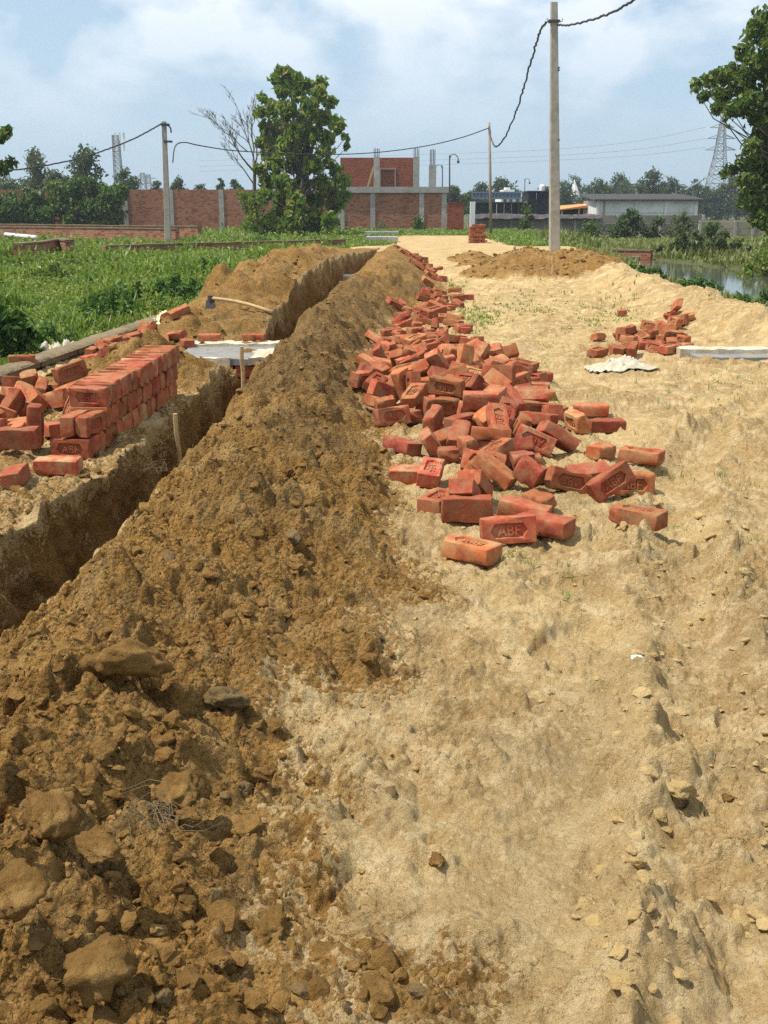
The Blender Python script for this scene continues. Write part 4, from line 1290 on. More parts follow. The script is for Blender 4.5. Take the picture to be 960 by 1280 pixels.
BIG = [  # px, py, width in px, material, label
 (62, 1022, 92, 'brown_clod', 'large rounded brown clod at the left border of the spoil'),
 (118, 1212, 105, 'brown_clod', 'biggest angular clod in the lower left corner'),
 (20, 1112, 85, 'brown_clod', 'smooth clod cut by the left edge above the corner clod'),
 (158, 822, 120, 'brown_clod', 'wide flat clod with a dark hollow below it near the trench'),
 (278, 872, 78, 'grey_clod', 'squarish clod with a grey damp face in mid spoil'),
 (120, 1062, 75, 'brown_clod', 'clod right below the large rounded clod'),
 (226, 985, 62, 'brown_clod', 'brown clod above the tuft of dry roots'),
 (200, 930, 52, 'brown_clod', 'middling clod below the square grey faced clod'),
 (275, 1198, 38, 'brown_clod', 'small dark clod on pale sand near the bottom'),
 (392, 972, 42, 'brown_clod', 'single clod at the right rim of the spoil'),
 (340, 1162, 66, 'brown_clod', 'brown clod broken over pale sand, lower middle'),
 (408, 1192, 52, 'brown_clod', 'clod right of the broken clod in the lower middle'),
 (238, 1020, 46, 'brown_clod', 'tilted clod left of the tuft of dry roots'),
 (365, 668, 34, 'grey_clod', 'grey stone like clod at the spoil foot, left of two'),
 (428, 684, 26, 'grey_clod', 'grey stone like clod at the spoil foot, right of two'),
 (305, 986, 30, 'grey_clod', 'dark grey clod beside the dry roots'),
 (60, 1000, 40, 'brown_clod', 'small clod perched on the large rounded clod'),
 (545, 1078, 30, 'brown_clod', 'little brown clod alone on the sand in the foreground'),
 (912, 1000, 26, 'brown_clod', 'reddish clod in the wheel rut at the right'),
 (850, 985, 60, 'sand_clod', 'cracked mud lump at the edge of the wheel rut'),
 (480, 1005, 70, 'grey_clod', 'grey slick lump pressed beside a foot print'),
]
crs = np.random.RandomState(4)
for i, (px, py, wpx, mt, lab) in enumerate(BIG):
    p = G(px, py); p = G(px, py, gz(p.x, p.y))
    zc = p.y * _ct + (CAM_H - p.z) * _st
    r = 0.5 * wpx / FOC * zc * 0.84
    v, f = clod_shape(4, crs, 8, 0.15, 0.95 if mt != 'sand_clod' else 0.6)
    v = rotz(v * r, crs.uniform(0, 6.28), 0.2, crs.uniform(0, 6.28))
    o = bpy.data.objects.new('earth_clod', np_mesh('earth_clod', v, f, mt, smooth=True)); o.location = (p.x, p.y + r * 0.2, p.z - r * 0.12)
    tag(link(o), lab, 'clod', 'big clods on the spoil heap')
def scatter_clods(name, label, n, mat, ylo, yhi, want, smin, smax, seed, xr_, pw=2.2):
    rs = np.random.RandomState(seed)
    k = n * 14
    y = np.exp(rs.uniform(math.log(ylo), math.log(yhi), k)); x = rs.uniform(xr_[0], xr_[1], k) * np.ones(k)
    x = np.where(rs.uniform(size=k) < 0.75, np.clip(rs.uniform(-0.46, 0.46, k) * (y + 0.3), xr_[0], xr_[1]), x)
    h, b, g, d = ground(x, y)
    xl, xr = trench_lines(y)
    ok = want(x, y, b, g) & ((x < xl - 0.03) | (x > xr + 0.03))
    x, y, h = x[ok][:n], y[ok][:n], h[ok][:n]
    sh = [clod_shape(2, rs, 7, 0.14, 0.6 if mat == 'sand_clod' else 0.8) for _ in range(30)]
    V, F = [], []; off = 0
    for i in range(len(x)):
        v, f = sh[rs.randint(30)]
        s = smin + (smax - smin) * rs.uniform() ** pw
        s = max(s, 0.0011 * y[i])
        vv = rotz(v * s, rs.uniform(0, 6.28), rs.uniform(0, 0.7), rs.uniform(0, 6.28)) + np.array([x[i], y[i], h[i] + s * rs.uniform(-0.1, 0.3)])
        V.append(vv); F.append(f + off); off += len(v)
    me = np_mesh(name, np.concatenate(V), np.concatenate(F), mat, smooth=False)
    tag(link(bpy.data.objects.new(name, me)), label, 'soil', kind='stuff')
scatter_clods('spoil_crumbs', 'brown crumbs and small clods strewn over the spoil heap', 2300, 'brown_clod', 1.2, 14, lambda x, y, b, g: (b > 0.55) & (x > -1.3), 0.004, 0.034, 1, (-1.2, 0.9), 4.5)
scatter_clods('grey_crumbs', 'grey damp crumbs in the spoil', 120, 'grey_clod', 1.2, 14, lambda x, y, b, g: (b > 0.55) & (x > -1.3), 0.004, 0.03, 2, (-1.2, 0.9), 4.0)
def _rutline(x, y):
    r = ip(y, [(0, 0.5), (1.5, 0.62), (2.4, 0.86), (3.2, 1.06), (4.1, 1.22), (5.5, 1.6)])
    return (np.abs(np.abs(x - r) - 0.17) < 0.09 + 0.08 * pn(y * 3, x * 0, 5)) & (y < 5)
scatter_clods('rut_crumbs', 'dry sandy crumbs pushed up along the wheel rut', 520, 'sand_clod', 1.2, 5, lambda x, y, b, g: (b < 0.3) & (x > 0.2) & _rutline(x, y), 0.004, 0.028, 3, (0.2, 2.2), 3.5)
scatter_clods('sand_crumbs', 'sandy crumbs lying on the track', 1500, 'sand_clod', 1.2, 16, lambda x, y, b, g: (b < 0.35) & (g < 0.4) & (fbm(x, y, 1.3, 2, 97) > -0.02), 0.003, 0.015, 6, (-0.4, 4.2), 4)
scatter_clods('bank_crumbs', 'lumps of soil on the bank left of the trench', 800, 'brown_clod', 4, 20, lambda x, y, b, g: (b > 0.3) & (g < 0.4) & (x < -0.9), 0.008, 0.05, 8, (-3.2, -0.9), 3.5)
scatter_clods('tipped_crumbs', 'lumps on the tipped soil by the pole', 500, 'brown_clod', 18, 32, lambda x, y, b, g: (b > 0.5) & (x > 1.4), 0.02, 0.07, 9, (1.4, 5.5), 3)

# dry roots in the spoil
def twig_tuft(px, py, label, n=22, L=0.12, mat='dry_root', name='dry_roots', grp=None):
    p = G(px, py); p = G(px, py, gz(p.x, p.y) + 0.02); rnd = random.Random(int(px)); mb = MB()
    for _ in range(n):
        a = rnd.uniform(0, 6.28); l = L * rnd.uniform(0.4, 1); e = rnd.uniform(0.1, 0.8)
        q = p + Vector((rnd.uniform(-.03, .03), rnd.uniform(-.03, .03), 0))
        mid = q + Vector((math.cos(a) * l * .5, math.sin(a) * l * .5, e * l * .6))
        m2 = q + Vector((math.cos(a + .5) * l * .8, math.sin(a + .5) * l * .8, e * l * .45)); mb.tube([q, q.lerp(mid, .5) + Vector((0, .004, .006)), mid, m2, q + Vector((math.cos(a + 1) * l, math.sin(a + 1) * l, e * l * .15))], [0.0010, 0.0009, 0.0008, 0.0006, 0.0004], 4)
    tag(mb.build(name, mat, None, loc=p), label, 'roots', grp)
twig_tuft(205, 1030, 'tuft of dry pale roots among the clods')
twig_tuft(240, 775, 'few straws on the middle of the spoil', 5, 0.09)
twig_tuft(205, 590, 'thin roots hanging at the trench edge by the stake', 7, 0.14)

# ------------------------------------------------------------------ low kerb wall along the meadow
def kerb():
    rnd = random.Random(12)
    root = empty('low_kerb_wall', (float(ip(12, T_XK)), 12, -0.1), 'low old brick kerb wall with mossy cement top between meadow and bank', 'wall')
    bme = MB().box((-0.108, -0.105, -0.034), (0.108, 0.105, 0.034)).mesh('brick', 'kerb_brick', bevel=0.006)
    y = 4.6
    Rm = root.matrix_basis.inverted() if False else None
    def place(x, yy, z, a):
        o = bpy.data.objects.new('brick', bme)
        o.location = Vector((x, yy, z)) - root.location
        o.rotation_euler = (rnd.uniform(-.03, .03), rnd.uniform(-.03, .03), a)
        link(o, root)
    while y < 19.4:
        for c, (z, off) in enumerate(((-0.145, 0.0), (-0.066, 0.12), (0.013, 0.0))):
            yy = y + off; xk = float(ip(yy, T_XK)); a = math.atan2(float(ip(yy + .5, T_XK)) - xk, 0.5)
            place(xk - 0.1 + rnd.uniform(-.007, .007), yy, z + rnd.uniform(-.003, .003), math.pi / 2 - a)
        y += 0.232
    # worn cement topping
    n = 260; ys = np.linspace(4.6, 19.4, n); V = []; k = 9
    for yv in ys:
        xk = float(ip(yv, T_XK))
        for j in range(k):
            u = -0.218 + 0.236 * j / (k - 1)
            zt = 0.062 + 0.014 * float(fbm(u * 3, yv, 4, 3, 5)) - 0.018 * (abs(j - 4) / 4) ** 4
            if j in (0, k - 1): zt = 0.036
            V.append((xk + u + 0.012 * float(fbm(yv, u, 6, 2, 6)) - root.location.x, yv - root.location.y, zt - root.location.z))
    F = [(i * k + j, i * k + j + 1, (i + 1) * k + j + 1, (i + 1) * k + j) for i in range(n - 1) for j in range(k - 1)]
    link(bpy.data.objects.new('cement_top', np_mesh('cement_top', np.array(V), F, 'kerb_cement', smooth=True)), root)
kerb()

# ------------------------------------------------------------------ concrete slabs
def noisy_slab(name, x0, x1, y0, y1, zb, zt, mat, nx=40, ny=16, amp=0.006, seed=1, parent=None, edge=0.02):
    rows = []
    us = np.linspace(0, 1, nx); vs = np.linspace(0, 1, ny)
    U, V_ = np.meshgrid(us, vs)
    X = x0 + (x1 - x0) * U; Y = y0 + (y1 - y0) * V_
    X += edge * fbm(Y, X, 5, 2, seed + 2) * ((U == 0) | (U == 1)); Y += edge * fbm(X, Y, 5, 2, seed + 3) * ((V_ == 0) | (V_ == 1))
    Z = zt + amp * fbm(X, Y, 8, 3, seed)
    top = np.stack([X, Y, Z], -1).reshape(-1, 3); bot = top.copy(); bot[:, 2] = zb
    N = nx * ny; idx = np.arange(N).reshape(ny, nx)
    f = [np.stack([idx[:-1, :-1], idx[:-1, 1:], idx[1:, 1:], idx[1:, :-1]], -1).reshape(-1, 4)]
    per = np.concatenate([idx[0, :], idx[1:, -1], idx[-1, -2::-1], idx[-2:0:-1, 0]])
    nx2 = np.roll(per, -1)
    f.append(np.stack([per, per + N, nx2 + N, nx2], -1))
    f.append((f[0] + N)[:, ::-1])
    V = np.concatenate([top, bot])
    c = Vector((0, 0, 0))
    if parent is not None: V = V - np.array(parent.location)
    else: c = Vector(((x0 + x1) / 2, (y0 + y1) / 2, zb)); V = V - np.array(c)
    me = np_mesh(name, V, np.concatenate(f), mat)
    o = bpy.data.objects.new(name, me); o.location = c if parent is None else (0, 0, 0)
    return link(o, parent)
sl = empty('concrete_slab', (-1.45, 10.3, -0.02), 'grey concrete slab with white lime rim laid across the trench', 'slab')
noisy_slab('slab', -2.0, -0.98, 9.86, 10.98, -0.04, 0.02, 'slab_grey', seed=3, parent=sl)
noisy_slab('lime_rim', -2.03, -0.96, 10.80, 11.06, -0.03, 0.050, 'lime_white', ny=8, amp=0.02, seed=5, parent=sl)
noisy_slab('lime_rim', -1.98, -1.45, 9.83, 9.90, -0.05, 0.034, 'lime_white', ny=5, amp=0.012, seed=7, parent=sl)
noisy_slab('lime_patch', -1.26, -0.97, 9.84, 10.5, -0.03, 0.036, 'lime_white', amp=0.02, seed=9, parent=sl, edge=0.08)
rnd = random.Random(8)
for i in range(4):
    for c in range(3):
        M, hz = pose_matrix('edge' if c == 0 else 'flat', rnd.uniform(-4, 4), 0, 0)
        put_brick(Vector((-1.80 + i * 0.245 + (0.06 if c == 1 else 0) + rnd.uniform(-.01, .01), 9.93 + rnd.uniform(-.02, .01), -0.105 if c == 0 else -0.165 - 0.04 - 0.08 * (c - 1))), M, (1, 0, 2, 3)[i],
                  '%s brick from the left in the %s course under the slab across the trench' % (ordinal(i), ('top', 'middle', 'bottom')[c]), 'bricks laid under the slab')
for px, py, yaw, lab in ((318, 431, -4, 'brick lying on the far edge of the slab across the trench'), (262, 428, 6, 'brick on the left end of the slab across the trench')):
    M, hz = pose_matrix('down', yaw, 0, 0); p = At(px, py, 11.05)
    put_brick(Vector((p.x, p.y, 0.045 + hz)), M, 3, lab, 'loose bricks around the heaps')
sr = empty('concrete_slab', (3.8, 10.1, 0.0), 'grey slab with white far rim at the right border by the bank', 'slab')
zs = gz(3.2, 10.0)
noisy_slab('slab', 2.95, 4.9, 9.78, 10.15, zs - 0.05, zs + 0.03, 'slab_grey', seed=13, parent=sr)
noisy_slab('lime_rim', 2.85, 4.9, 10.05, 10.32, zs - 0.05, zs + 0.07, 'lime_white', ny=8, amp=0.02, seed=15, parent=sr)

# ------------------------------------------------------------------ stakes, hoe, sacks, litter
def stake(top, foot, r, label):
    top, foot = Vector(top), Vector(foot); mb = MB()
    n = 7; pts = [foot + (top - foot) * (i / (n - 1)) + Vector((0.004 * math.sin(i * 2.1), 0.004 * math.cos(i * 1.7), 0)) for i in range(n)]
    mb.tube(pts, [r * (0.35 if i == 0 else 1 - 0.05 * math.sin(i)) for i in range(n)], 6)
    tag(mb.build('wooden_stake', 'raw_wood', None, loc=foot), label, 'stake', 'wooden marker stakes')
stake(At(302, 433, 8.5), At(302, 433, 8.5) + Vector((0.0, 0.0, -0.62)), 0.017, 'pale wooden stake standing in the trench in front of the slab')
t_ = At(219, 517, 6.35); stake(t_, t_ + Vector((0.02, 0.02, -0.75)), 0.014, 'wooden stake leaning on the trench wall by the neat stack')
p = G(691, 356); stake(At(691, 320, p.y), (p.x, p.y, gz(p.x, p.y) - 0.1), 0.024, 'pale stake in front of the tipped soil, right of two')
p = G(644, 336, 0.2); stake(At(643, 308, p.y), (p.x, p.y, gz(p.x, p.y) - 0.1), 0.026, 'slanting stake on the tipped soil, left of two')
A_, B_ = on_ground(264, 388) + Vector((0, 0, 0.14)), on_ground(341, 416) + Vector((0, 0, 0.06))
hoe = empty('digging_hoe', A_, 'long handled digging hoe lying on the mound left of the trench', 'hoe')
MB().tube([A_ + (B_ - A_) * t + Vector((0, 0, 0.03 * math.sin(t * 3.1))) for t in (0, .2, .4, .6, .8, 1)], [0.021, 0.019, 0.019, 0.02, 0.021, 0.023], 8).build('handle', 'raw_wood', hoe, smooth=True)
hb = MB(); hb.tube([A_ + Vector((0, 0, .03)), A_ + Vector((0, 0, -.05))], 0.035, 8)
hb.add([A_ + Vector(q) for q in ((-.05, -.02, -.02), (.05, -.02, -.02), (.06, -.05, -.12), (-.06, -.05, -.12), (-.05, -.005, -.02), (.05, -.005, -.02), (.06, -.04, -.12), (-.06, -.04, -.12))], [(0, 1, 2, 3), (7, 6, 5, 4), (0, 4, 5, 1), (1, 5, 6, 2), (2, 6, 7, 3), (3, 7, 4, 0)])
hb.build('blade', 'dark_steel', hoe)
def sack(name, px, py, wx, wy, mat, label, seed, hgt=0.05, yaw=0.0):
    p = G(px, py); n, m = 34, 22
    u, v = np.meshgrid(np.linspace(-1, 1, n), np.linspace(-1, 1, m)); u0, v0 = u.copy(), v.copy()
    e = 1 + 0.18 * fbm(u, v, 1.5, 2, seed)
    x = u * wx * e; y = v * wy * (1 + 0.25 * fbm(u, v, 1.2, 2, seed + 1))
    ca, sa = math.cos(yaw), math.sin(yaw); x, y = ca * x - sa * y + p.x, sa * x + ca * y + p.y
    g_ = ground(x.ravel(), y.ravel())[0].reshape(x.shape)
    cr_ = np.abs(fbm(x, y, 7, 3, seed + 2)) + 0.6 * np.abs(fbm(x, y, 16, 2, seed + 3))
    dome = np.clip(1 - np.maximum(np.abs(u0), np.abs(v0)) ** 3, 0, 1)
    z = np.maximum(g_, np.percentile(g_, 80) if wx < 0.05 else -9) + 0.008 + hgt * (0.25 + 0.75 * dome) * (0.35 + 1.4 * cr_)
    V = np.stack([x, y, z], -1).reshape(-1, 3); i = np.arange(n * m).reshape(m, n)
    V2 = V.copy(); V2[:, 2] -= 0.006
    F = np.stack([i[:-1, :-1], i[:-1, 1:], i[1:, 1:], i[1:, :-1]], -1).reshape(-1, 4)
    me = np_mesh(name, np.concatenate([V, V2]) - np.array(p), np.concatenate([F, (F + n * m)[:, ::-1]]), mat, smooth=True)
    o = bpy.data.objects.new(name, me); o.location = p; tag(link(o), label, 'sack', 'empty plastic sacks')
sack('plastic_sack', 775, 465, 0.27, 0.20, 'sack_plastic', 'crumpled white plastic sack flat on the sand by the right heap', 3, 0.07)
sack('plastic_sack', 757, 455, 0.11, 0.14, 'sack_plastic', 'small white scrap of sack between the right heap and the big sack', 5, 0.05)
sack('plastic_sack', 783, 456, 0.10, 0.15, 'sack_plastic', 'bright scrap of sack touching the bricks of the right heap', 9, 0.07)
sack('plastic_sack', 206, 404, 0.17, 0.25, 'yellow_sack', 'yellowish crumpled sack on the kerb end of the brick heap', 11, 0.13)
sack('plastic_sack', 82, 432, 0.30, 0.2, 'sack_plastic', 'pale plastic sheet caught in the weeds behind the kerb', 14, 0.16)
sack('paper_scrap', 796, 833, 0.017, 0.02, 'paper_white', 'tiny white scrap of paper on the open sand', 17, 0.015)

# ------------------------------------------------------------------ poles and cables
def tapered_post(mb, foot, top, w0, d0, w1, d1, n=6):
    foot, top = Vector(foot), Vector(top); vs = []
    for i in range(n + 1):
        t = i / n; p = foot.lerp(top, t); w_, d_ = (w0 + (w1 - w0) * t) / 2, (d0 + (d1 - d0) * t) / 2
        c = 0.18 * min(w_, d_)
        vs += [p + Vector(q) for q in ((-w_ + c, -d_, 0), (w_ - c, -d_, 0), (w_, -d_ + c, 0), (w_, d_ - c, 0), (w_ - c, d_, 0), (-w_ + c, d_, 0), (-w_, d_ - c, 0), (-w_, -d_ + c, 0))]
    fs = [(i * 8 + k, i * 8 + (k + 1) % 8, (i + 1) * 8 + (k + 1) % 8, (i + 1) * 8 + k) for i in range(n) for k in range(8)]
    fs += [tuple(range(8))[::-1], tuple(n * 8 + k for k in range(8))]
    mb.add(vs, fs)
f_, t_ = At(694, 318, 36), At(692.5, 3, 36)
pole = empty('utility_pole', f_, 'tall tapered concrete utility pole beside the tipped soil on the right', 'utility pole')
mb = MB(); tapered_post(mb, f_ - Vector((0, 0, 0.4)), t_, 0.37, 0.30, 0.21, 0.20); mb.build('post', 'pole_concrete', pole)
k_ = At(691, 27, 36)
mb = MB(); mb.box((k_.x - 0.20, k_.y - 0.17, k_.z - 0.035), (k_.x + 0.24, k_.y - 0.12, k_.z + 0.035)); mb.box((k_.x - 0.13, k_.y - 0.13, k_.z - 0.03), (k_.x + 0.20, k_.y + 0.13, k_.z + 0.03)); mb.build('clamp', 'dark_steel', pole)
MB().tube([k_ + Vector((-.2, -.16, -.02)), k_ + Vector((-.22, -.16, .07))], 0.04, 8).build('insulator', 'white_paint', pole)
MB().tube([k_ + Vector((.24, -.16, -.02)), k_ + Vector((.26, -.16, .07))], 0.04, 8).build('insulator', 'white_paint', pole)
mb = MB()
for pyb in (85, 88, 175): q = At(697, pyb, 36); mb.box((q.x - .01, q.y - .14, q.z - .02), (q.x + .05, q.y + .1, q.z + .02))
mb.build('bolt_ends', 'dark_steel', pole)
f2, t2 = At(210, 301, 50), At(205, 152, 50)
pole2 = empty('utility_pole', f2, 'concrete utility pole standing in the meadow before the brick wall', 'utility pole')
mb = MB(); tapered_post(mb, f2 - Vector((0, 0, 0.4)), t2, 0.29, 0.24, 0.19, 0.17); mb.build('post', 'pole_concrete', pole2)
q = At(206, 156, 50); mb = MB(); mb.box((q.x - .16, q.y - .12, q.z - .05), (q.x + .2, q.y + .12, q.z + .05)); q = At(208, 177, 50); mb.box((q.x - .1, q.y - .13, q.z - .04), (q.x + .26, q.y + .11, q.z + .04)); mb.build('clamp', 'dark_steel', pole2)
f3, t3 = At(614, 293, 62), At(611.5, 153, 62)
mb = MB(); mb.tube([f3 - Vector((0, 0, .3)), f3.lerp(t3, .5), t3], [0.085, 0.08, 0.065], 8)
pole3 = tag(mb.build('utility_pole', 'grey_wood', None, smooth=True, loc=f3), 'thin pole in front of the grey boundary panels', 'utility pole')
def cable(pts, r, label, wob=0.0, seed=0, mat='cable_black'):
    pts = [Vector(p) for p in pts]; out = []; rnd = random.Random(seed)
    n = len(pts)
    for i in range(n - 1):            # Catmull-Rom through the measured points
        p0, p1, p2, p3 = pts[max(i - 1, 0)], pts[i], pts[i + 1], pts[min(i + 2, n - 1)]
        k = 14
        for j in range(k):
            t = j / k
            c = 0.5 * ((2 * p1) + (p2 - p0) * t + (2 * p0 - 5 * p1 + 4 * p2 - p3) * t * t + (3 * p1 - p0 - 3 * p2 + p3) * t ** 3)
            out.append(c + Vector((rnd.uniform(-1, 1), rnd.uniform(-1, 1), rnd.uniform(-1, 1))) * wob)
    out.append(pts[-1])
    mb = MB(); mb.tube(out, r, 6)
    tag(mb.build('overhead_cable', mat, None, smooth=True, loc=pts[0]), label, 'cable', 'overhead cables')
def cat(pxs, d0, d1): return [At(a, b, d0 + (d1 - d0) * i / (len(pxs) - 1)) for i, (a, b) in enumerate(pxs)]
cable(cat([(611.5, 158), (615, 176), (621, 183), (632, 170), (645, 140), (655, 108), (665, 72), (674, 42), (683, 27)], 62, 36), 0.036, 'slack twisted cable hanging between the thin pole and the tall pole', 0.03, 1)
cable(cat([(697, 31), (715, 31), (738, 25), (762, 17), (790, 1), (840, -40)], 36, 24), 0.03, 'twisted cable running from the tall pole out of the picture', 0.02, 2)
cable(cat([(611, 160), (580, 171), (540, 181), (495, 188), (450, 192), (400, 193), (340, 191), (290, 188), (250, 182), (230, 178), (219, 183), (216, 203)], 62, 50), 0.028, 'slack cable from the thin pole past the trees, end dangling by the left pole', 0.0, 3)
cable(cat([(203, 154), (170, 172), (130, 188), (90, 200), (50, 208), (10, 213), (-60, 216)], 50, 46), 0.035, 'cable running left from the meadow pole out of the picture', 0.01, 4)
cable(cat([(206, 155), (210, 157), (213, 160), (214, 166)], 50, 50), 0.035, 'short loose cable end on top of the meadow pole', 0.0, 5)

# ------------------------------------------------------------------ leaves
def leaves(pos, nrm, size, rs, width=0.5, fold=0.18, droop=0.3, tone=None):
    """one folded leaf of four corners per position; nrm = rough facing"""
    n = len(pos)
    d = rs.normal(size=(n, 3)); d -= (d * nrm).sum(1)[:, None] * nrm * 0.8; d[:, 2] -= droop
    d /= np.linalg.norm(d, axis=1)[:, None]
    s = np.cross(d, nrm); s /= np.maximum(np.linalg.norm(s, axis=1), 1e-6)[:, None]
    up = np.cross(s, d)
    L = (size * rs.uniform(0.6, 1.25, n))[:, None]
    b = pos - d * L * 0.5; t = pos + d * L * 0.5 - up * L * 0.12
    l = pos + s * L * width * 0.5 + up * L * fold; r = pos - s * L * width * 0.5 + up * L * fold
    V = np.stack([b, l, t, r], 1).reshape(-1, 3)
    i = np.arange(n) * 4
    F = np.concatenate([np.stack([i, i + 1, i + 2], 1), np.stack([i, i + 2, i + 3], 1)])
    tn = rs.uniform(size=n) if tone is None else tone
    T = np.repeat(np.stack([tn, rs.uniform(size=n), tn, np.ones(n)], 1), 4, axis=0)
    return V, F, T
def blob_points(blobs, n, rs, shell=0.55):
    """points through lobes (cx,cy,cz,rx,ry,rz), denser to the outside; returns position and outward normal"""
    b = np.array(blobs); wgt = (b[:, 3] * b[:, 5]) ; wgt = wgt / wgt.sum()
    k = rs.choice(len(b), n, p=wgt)
    u = rs.normal(size=(n, 3)); u /= np.linalg.norm(u, axis=1)[:, None]
    r = shell + (1 - shell) * rs.uniform(size=n) ** 0.7
    r *= 1 + 0.18 * rs.normal(size=n)
    p = b[k, :3] + u * b[k, 3:] * r[:, None]
    nr = u * 0.7 + np.array([0, 0, 0.45]) + 0.55 * rs.normal(size=(n, 3)); nr /= np.linalg.norm(nr, axis=1)[:, None]
    return p, nr
def leaf_object(name, V, F, T, mat, parent=None):
    o0 = np.array(parent.location) if parent is not None else np.zeros(3)
    me = np_mesh(name, V - o0, F, mat); add_tone(me, T)
    return link(bpy.data.objects.new(name, me), parent)
def branchy(mb, a, b, r0, r1, rnd, k=5, bend=0.06):
    a, b = Vector(a), Vector(b); L = (b - a).length; pts = []
    for i in range(k + 1):
        t = i / k; pts.append(a.lerp(b, t) + Vector((rnd.uniform(-1, 1), rnd.uniform(-1, 1), rnd.uniform(-.5, .5))) * L * bend * math.sin(t * math.pi))
    mb.tube(pts, [r0 + (r1 - r0) * i / k for i in range(k + 1)], 6)
    return pts
def tree(name, label, foot, blobs, nleaf, size, mat, trunk_r, seed, bark='bark', group=None, cat='tree', trunk_top=None, width=0.5, droop=0.3, shell=0.55):
    rs = np.random.RandomState(seed); rnd = random.Random(seed); foot = Vector(foot)
    root = empty(name, foot, label, cat, group)
    p, nr = blob_points(blobs, nleaf, rs, shell)
    V, F, T = leaves(p, nr, size, rs, width, 0.16, droop)
    leaf_object('crown', V, F, T, mat, root)
    mb = MB(); b = sorted(blobs, key=lambda q: -q[2]); tt = Vector(trunk_top) if trunk_top else Vector(b[0][:3])
    pts = branchy(mb, foot - Vector((0, 0, .15)), tt, trunk_r, trunk_r * 0.25, rnd, 8, 0.02)
    for q in blobs:
        c = Vector(q[:3]); zf = max(0.12, min(0.9, ((c.z - foot.z) * 0.62) / max(tt.z - foot.z, .1)))
        s_ = pts[int(zf * 8)]
        branchy(mb, s_, c, trunk_r * 0.38, trunk_r * 0.1, rnd, 4, 0.08)
    mb.build('trunk', bark, root, smooth=True)
    return root
def lobes(foot, px_w, h, base, d, rnd, n, spread=0.5):
    """rough crown lobes for a tree px_w metres wide, h high, crown starting at base"""
    out = []
    for i in range(n):
        t = (i + rnd.random()) / n; z = foot.z + base + (h - base) * (0.08 + 0.84 * t)
        wz = math.sin(math.pi * min(1, 0.18 + 0.72 * t)) * px_w * 0.5
        a = rnd.uniform(0, 6.28); rr = wz * rnd.uniform(0.15, 0.75)
        s_ = px_w * rnd.uniform(0.20, 0.36) * (1.1 - 0.45 * t)
        out.append((foot.x + math.cos(a) * rr, foot.y + math.sin(a) * rr * 0.8, z, s_, s_, s_ * rnd.uniform(0.65, 0.95)))
    return out

# teak tree: upright, big drooping leaves in separate bunches
rnd = random.Random(31); D = 64.0
foot = At(386, 296, D); sc_ = 1300 / (D * _ct + .4)
bl = []
for px, py, r in ((355, 92, 9), (345, 98, 8), (366, 100, 10), (383, 105, 9), (402, 104, 8), (398, 118, 10), (352, 115, 9), (372, 118, 11), (388, 132, 11), (408, 128, 8), (330, 122, 6), (342, 135, 11), (360, 138, 12), (325, 140, 8),
                  (378, 150, 12), (402, 148, 11), (420, 152, 7), (425, 160, 9), (332, 158, 10), (350, 160, 13), (368, 165, 12), (390, 168, 12), (412, 172, 9), (432, 172, 5), (433, 184, 4), (326, 178, 9), (340, 182, 12), (360, 185, 13), (382, 188, 12), (405, 190, 9), (335, 196, 8), (325, 212, 9),
                  (345, 205, 12), (368, 206, 12), (390, 208, 11), (410, 205, 7), (420, 214, 8), (426, 226, 10), (335, 228, 10), (355, 228, 12), (378, 230, 12), (400, 228, 11), (415, 240, 11), (330, 246, 9), (350, 250, 12), (372, 252, 12), (395, 250, 12), (418, 255, 11), (430, 246, 7), (345, 270, 12), (368, 274, 13), (392, 272, 13), (414, 274, 11), (380, 288, 13), (402, 288, 12), (355, 286, 10)):
    p = At(px + rnd.uniform(-2, 2), py, D + rnd.uniform(-1.9, 1.9)); q = r / sc_ * 1.02
    bl.append((p.x, p.y, p.z, q, q, q * 0.9))
tree('teak_tree', 'tall teak tree with big drooping leaves before the brick wall', foot, bl, 5000, 0.52, 'teak_leaf', 0.15, 5, 'grey_bark', width=0.62, droop=0.9, trunk_top=At(362, 95, D), shell=0.3)
# low growth at its foot, left
bl = [(lambda p, r: (p.x, p.y, p.z, r, r, r))(At(px, py, 63 + rnd.uniform(-.6, .6)), r) for px, py, r in ((312, 262, .55), (322, 250, .6), (318, 276, .6), (330, 284, .7), (305, 248, .3), (340, 280, .6), (310, 285, .5), (300, 240, .25))]
tree('leafy_sapling', 'dark leafy sapling at the foot of the bare tree', At(320, 295, 63), bl, 600, 0.34, 'teak_leaf', 0.05, 6, width=0.6, droop=0.7)
